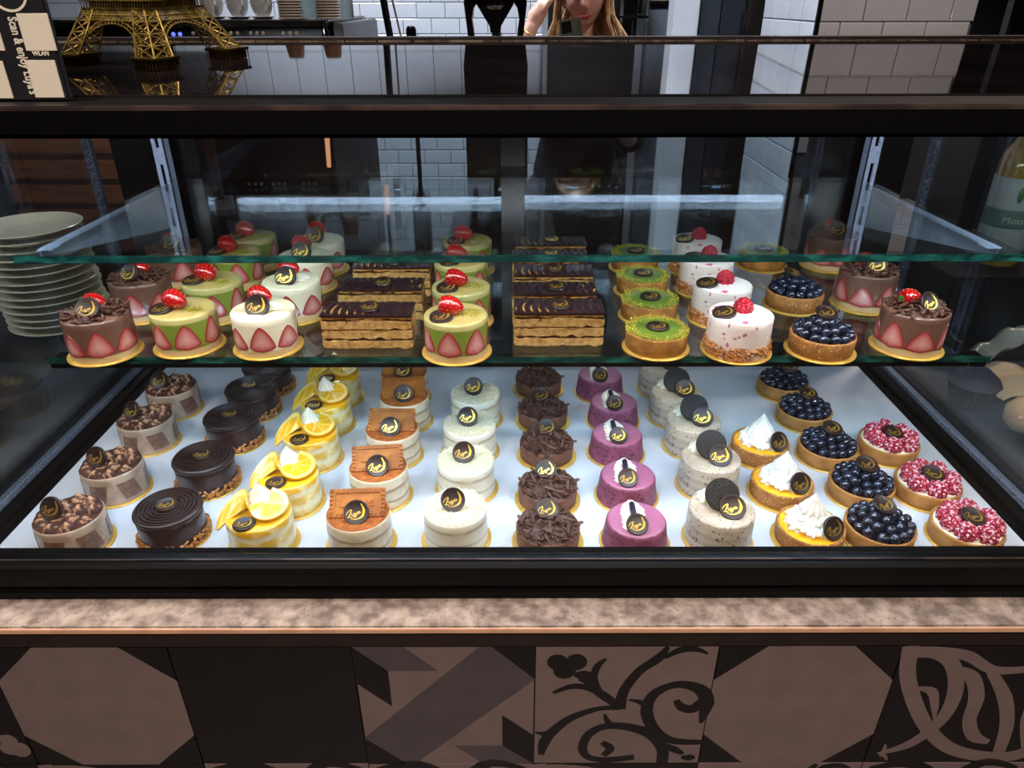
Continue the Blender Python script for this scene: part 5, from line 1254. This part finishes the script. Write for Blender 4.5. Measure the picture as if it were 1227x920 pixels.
# shelf of dark utensils in the doorway
sh_ = thing('utensil_rack', 'dark rack with hanging steel tools in the doorway behind the woman', 'rack', (.60, 4.05, 0))
for z in (1.28, 1.42, 1.56, 1.70): boxobj('rack_shelf', (-.07, -.1, z), (.07, .1, z+.012), BLKM, sh_)
boxobj('rack_post', (-.07, -.1, 0), (-.055, -.085, 1.9), STEEL, sh_); boxobj('rack_post', (.055, -.1, 0), (.07, -.085, 1.9), STEEL, sh_)
for x, z in ((.02, 1.44), (-.02, 1.30)): put('steel_tool', MB().tube([(x, -.12, z), (x+.006, -.12, z+.11)], [.012, .006], 8).mesh('steel_tool', chrome), sh_)

# ================================================================== WOMAN
skin_m = mat('warm_skin', '#e6b3a0', '#deab98', rough=.5, scale=12, sss=.15)
def chain_mesh(chains, name):
    """tapered limbs along connected joints; the voxel remesh below melts them into one skin"""
    b = MB()
    for ch_ in chains:
        for p, q in zip(ch_, ch_[1:]):
            P_, Q_ = Vector(p[:3]), Vector(q[:3]); n = 5
            b.tube([P_.lerp(Q_, i/n) for i in range(n+1)], [p[3]+(q[3]-p[3])*i/n for i in range(n+1)], 20)
        for p in ch_: b.sphere(p[:3], p[3], 20, 12)
    return b
def to_mb(b): return b
def remeshed(b, name, m_, vox):
    me = b.mesh(name, m_, smooth=0, fix=False); o = bpy.data.objects.new('tmp', me); COL.objects.link(o)
    md = o.modifiers.new('r', 'REMESH'); md.mode = 'VOXEL'; md.voxel_size = vox; md.use_smooth_shade = True
    s_ = o.modifiers.new('m', 'SMOOTH'); s_.iterations = 6 if vox > .0045 else 3
    bpy.context.view_layer.update()
    r_ = bpy.data.meshes.new_from_object(o.evaluated_get(bpy.context.evaluated_depsgraph_get())); bpy.data.objects.remove(o)
    bm = bmesh.new(); bm.from_mesh(r_); left = set(bm.verts); best = []
    while left:   # keep the one outer skin
        st = [left.pop()]; comp = [st[0]]
        while st:
            for e in st.pop().link_edges:
                for v in e.verts:
                    if v in left: left.remove(v); comp.append(v); st.append(v)
        if len(comp) > len(best): best = comp
    keep = set(best); bmesh.ops.delete(bm, geom=[v for v in bm.verts if v not in keep], context='VERTS'); bm.to_mesh(r_); bm.free()
    r_.name = name; r_.materials.clear(); r_.materials.append(m_)
    r_.polygons.foreach_set('use_smooth', [True]*len(r_.polygons)); return r_
WX, WY = .245, 2.78
wo = thing('person', 'woman with long blonde hair and black top, head resting on hand, holding a phone', 'person', (WX, WY, 0))
wo.scale = (1.0, 1.0, 1.003)
# body proportions: standing about 1.62 m, leaning slightly; eyes at 1.50
body_ch = [
 [(0, .05, .90, .12), (0, .05, 1.02, .105), (0, .045, 1.12, .115), (0, .04, 1.22, .10), (0, .035, 1.30, .06), (.0, .02, 1.36, .048), (0, .01, 1.42, .046)],
 [(0, .04, 1.22, .10), (-.12, .04, 1.25, .055), (-.17, .02, 1.22, .046), (-.235, -.09, 1.19, .038), (-.275, -.20, 1.235, .035), (-.235, -.19, 1.325, .030), (-.180, -.155, 1.415, .023)],
 [(0, .04, 1.22, .10), (.12, .04, 1.25, .055), (.17, .03, 1.20, .046), (.19, -.04, 1.05, .040), (.14, -.17, 1.10, .034), (.05, -.24, 1.20, .026), (-.008, -.270, 1.258, .021)],
 [(0, .05, .90, .12), (-.09, .05, .84, .088), (-.095, .04, .50, .058), (-.10, .06, .10, .038), (-.10, -.03, .05, .034), (-.10, -.10, .035, .026)],
 [(0, .05, .90, .12), (.09, .05, .84, .088), (.095, .04, .50, .058), (.10, .06, .10, .038), (.10, -.03, .05, .034), (.10, -.10, .035, .026)]]
for sx in (-1, 1): body_ch.append([(sx*.055, .05, .92, .10), (sx*.04, .045, 1.05, .085), (sx*.055, .04, 1.17, .085), (sx*.08, .04, 1.235, .06)])
bmb = to_mb(chain_mesh(body_ch, 'b'))
def hand(palm, dirn, side, curl, spread):
    """palm: wrist point; dirn: finger direction; side: across the palm; curl: towards palm"""
    d, s_, c = Vector(dirn).normalized(), Vector(side).normalized(), Vector(curl).normalized(); W = Vector(palm)
    out = MB()
    K = W+d*.075
    pm = chain_mesh([[(*(W-d*.01), .022), (*(W+d*.03), .026), (*(W+d*.062), .024)]], 'p'); out.merge(to_mb(pm))
    for i, (o_, L) in enumerate(((-.027, .068), (-.009, .078), (.009, .073), (.026, .058))):
        b0 = W+d*.045+s_*o_*.8; b1 = W+d*.085+s_*o_*spread; b2 = b1+(d*.75+c*.6)*L*.45; b3 = b2+(d*.2+c*.95)*L*.45
        out.merge(to_mb(chain_mesh([[(*b0, .0100), (*b1, .0092), (*b2, .0084), (*b3, .0072)]], 'f')))
    t0 = W+d*.02-s_*.022; t1 = t0-s_*.026+d*.025+c*.012; t2 = t1+d*.028+c*.018-s_*.004
    out.merge(to_mb(chain_mesh([[(*t0, .0125), (*t1, .0108), (*t2, .0085)]], 't')))
    return out
bmb.merge(hand((-.178, -.150, 1.422), (.50, .35, .80), (.55, -.75, .1), (.35, .9, .1), 1.05))
bmb.merge(hand((-.012, -.272, 1.262), (-.25, -.1, 1), (.9, -.2, .25), (-.4, .9, .1), 1.0))
# head, sculpted from a dense sphere; origin at the skull centre
hb = MB().sphere((0, 0, 0), 1, 72, 54)
HC_ = Vector((0, -.02, 1.526)); hv = []
def gs(x, s_): return math.exp(-(x/s_)**2)
for x, y, z in hb.v:
    X, Y, Z = x*.073, y*.092, z*.112
    if z < 0: X *= 1-.34*(-z)**1.6; Y = Y*(1-.10*(-z)) - .010*(-z)
    if y < 0:   # face side (-Y)
        Y += .010*gs(Z-.0, .05)*gs(X, .2)*.6
        Y -= .022*gs(X, .011)*gs(Z+.040, .014)+.012*gs(X, .009)*gs(Z+.018, .022)      # nose tip, bridge
        Y += .010*(gs(X-.031, .015)+gs(X+.031, .015))*gs(Z+.008, .012)                # eye sockets
        Y -= .006*gs(X, .022)*gs(Z+.069, .005)+.006*gs(X, .019)*gs(Z+.079, .005)       # lips
        Y += .004*gs(X, .022)*gs(Z+.074, .0025)
        Y -= .010*gs(X, .02)*gs(Z+.100, .012)                                         # chin
        Y -= .006*(gs(X-.045, .02)+gs(X+.045, .02))*gs(Z+.035, .02)                   # cheeks
    hv.append((X, Y, Z))
hb.v = hv
for s in (-1, 1): hb.sphere((s*.073, .012, -.022), 1, 14, 10, sc=(.008, .016, .029))
Mh = T(HC_.x, HC_.y, HC_.z, radians(4), radians(-8), radians(-8))
bmb.merge(hb, Mh)
put('body', remeshed(bmb, 'body', skin_m, .0042), wo)
fc = MB()
for s in (-1, 1): fc.sphere((s*.031, -.0735, -.008), .0115, 14, 10)
put('eyes', MB().merge(fc, Mh).mesh('eyes', mat('eye_white', '#e8e2dd', rough=.2), fix=False), wo)
fc = MB()
for s in (-1, 1): fc.sphere((s*.031, -.0835, -.008), .0045, 12, 8, sc=(1, .5, 1))
put('irises', MB().merge(fc, Mh).mesh('irises', mat('iris', '#4b3a2c', rough=.2), fix=False), wo)
lp = MB().tube([(-.024, -.0855, -.0735), (-.012, -.0985, -.0715), (0, -.102, -.0735), (.012, -.0985, -.0715), (.024, -.0855, -.0735)], [.0012, .0034, .0036, .0034, .0012], 8)
lp.tube([(-.022, -.086, -.0745), (-.010, -.0975, -.0785), (.010, -.0975, -.0785), (.022, -.086, -.0745)], [.0012, .0042, .0042, .0012], 8)
put('lips', MB().merge(lp, Mh).mesh('lips', mat('pink_lips', '#b5475f', rough=.35), fix=False), wo)
br_ = MB()
for s in (-1, 1): br_.tube([(s*.014, -.088, .012), (s*.030, -.086, .017), (s*.046, -.074, .012)], [.0022, .0026, .0012], 6)
put('eyebrows', MB().merge(br_, Mh).mesh('eyebrows', mat('brow', '#6b4c38', rough=.8), fix=False), wo)
# hair: cap plus long locks falling on both sides
hair_m = mat('blonde_hair', '#c9a878', '#8a6648', rough=.4, scale=70, stretch=(3, 3, .3), lo=.35, hi=.65)
hr = MB(); cap = MB().sphere((0, .010, .016), 1, 36, 26, sc=(.084, .098, .101))
cap.v = [(x, (y if not (y < -.045 and z < .055) else -.045+(y+.045)*.2), z) for x, y, z in cap.v]; hr.merge(cap, Mh)
random.seed(15)
for i in range(64):
    s = 1 if i % 5 else -1
    a = random.uniform(-.35, 1.0)*pi/2; x0 = s*.080*cos(a)*random.uniform(.9, 1.05); y0 = .015+.095*sin(a)*.9
    p0 = HC_+Vector((x0, y0, .03+random.uniform(-.03, .04)))
    sw = random.uniform(.0, .05)*s; L = random.uniform(.24, .36); fr = -random.uniform(.02, .09)
    pts = [p0, p0+Vector((s*.010, -.004, -L*.25)), p0+Vector((s*.006+sw*.4, fr*.4, -L*.5)), p0+Vector((sw*1.1+s*.02, fr*.8, -L*.75)), p0+Vector((sw*1.7+s*.03+random.uniform(-.01, .02), fr, -L))]
    hr.tube(pts, [.009, .010, .009, .008, .002], 6)
put('hair', hr.mesh('hair', hair_m, smooth=60, fix=False), wo)
top_ch = [[(0, .05, .90, .128), (0, .05, 1.02, .115), (0, .045, 1.12, .126), (0, .04, 1.22, .112), (0, .036, 1.285, .078)],
 [(0, .04, 1.22, .112), (-.12, .04, 1.25, .063), (-.17, .02, 1.22, .055), (-.235, -.09, 1.19, .047)], [(0, .04, 1.22, .112), (.12, .04, 1.25, .063), (.17, .03, 1.20, .055), (.19, -.04, 1.05, .049), (.135, -.16, 1.135, .043)]]
for sx in (-1, 1): top_ch.append([(sx*.055, .05, .92, .108), (sx*.04, .045, 1.05, .094), (sx*.055, .04, 1.17, .095), (sx*.08, .04, 1.235, .069)])
tr_ch = [[(0, .05, .94, .131), (0, .05, .90, .132), (-.09, .05, .84, .100), (-.095, .04, .50, .070), (-.10, .06, .10, .055)], [(0, .05, .90, .132), (.09, .05, .84, .100), (.095, .04, .50, .070), (.10, .06, .10, .055)]]
put('black_top', remeshed(to_mb(chain_mesh(top_ch, 'c')), 'black_top', mat('black_cloth', '#121418', '#1e2126', rough=.8, scale=30, bump=.2), .006), wo)
put('trousers', remeshed(to_mb(chain_mesh(tr_ch, 'd')), 'trousers', MC['black_cloth'], .008), wo)
def hoop(c, r_, th, nrm, m_, nm):
    q = Vector(nrm).to_track_quat('Z', 'Y').to_matrix().to_4x4(); M2 = Matrix.Translation(c) @ q
    put(nm, MB().tube([(r_*cos(2*pi*i/24), r_*sin(2*pi*i/24), 0) for i in range(25)], th, 6, M=M2, cap=False).mesh(nm, m_), wo)
hoop((-.188, -.172, 1.392), .028, .003, (.063, .025, .09), gold, 'bracelet'); hoop((-.205, -.178, 1.367), .031, .0025, (.063, .025, .09), gold, 'bracelet')
put('necklace', MB().tube([(-.045, -.055, 1.33), (-.02, -.085, 1.29), (0, -.095, 1.275), (.02, -.085, 1.29), (.045, -.055, 1.33)], .0018, 6).mesh('necklace', gold), wo)
ph = thing('phone', 'dark phone with a camera bump held up by the woman', 'phone', (WX-.048, WY-.302, 1.345), radians(8)); ph.rotation_euler = (radians(-6), radians(-9), radians(8))
boxobj('phone_body', (-.034, -.004, 0), (.034, .004, .105), mat('phone_grey', '#66625d', '#4b5a42', rough=.2, scale=14, lo=.45, hi=.55, coat=.5), ph, ch=.003)
boxobj('camera_bump', (-.028, -.0058, .068), (.002, -.0038, .100), BLK, ph, ch=.001)
for x, z in ((-.021, .092), (-.021, .076), (-.006, .084)): put('lens', MB().lathe([(0, .0015), (.005, .0015), (.0055, 0), (0, 0)], 16, M=T(x, -.0058, z, pi/2)).mesh('lens', chrome), ph)
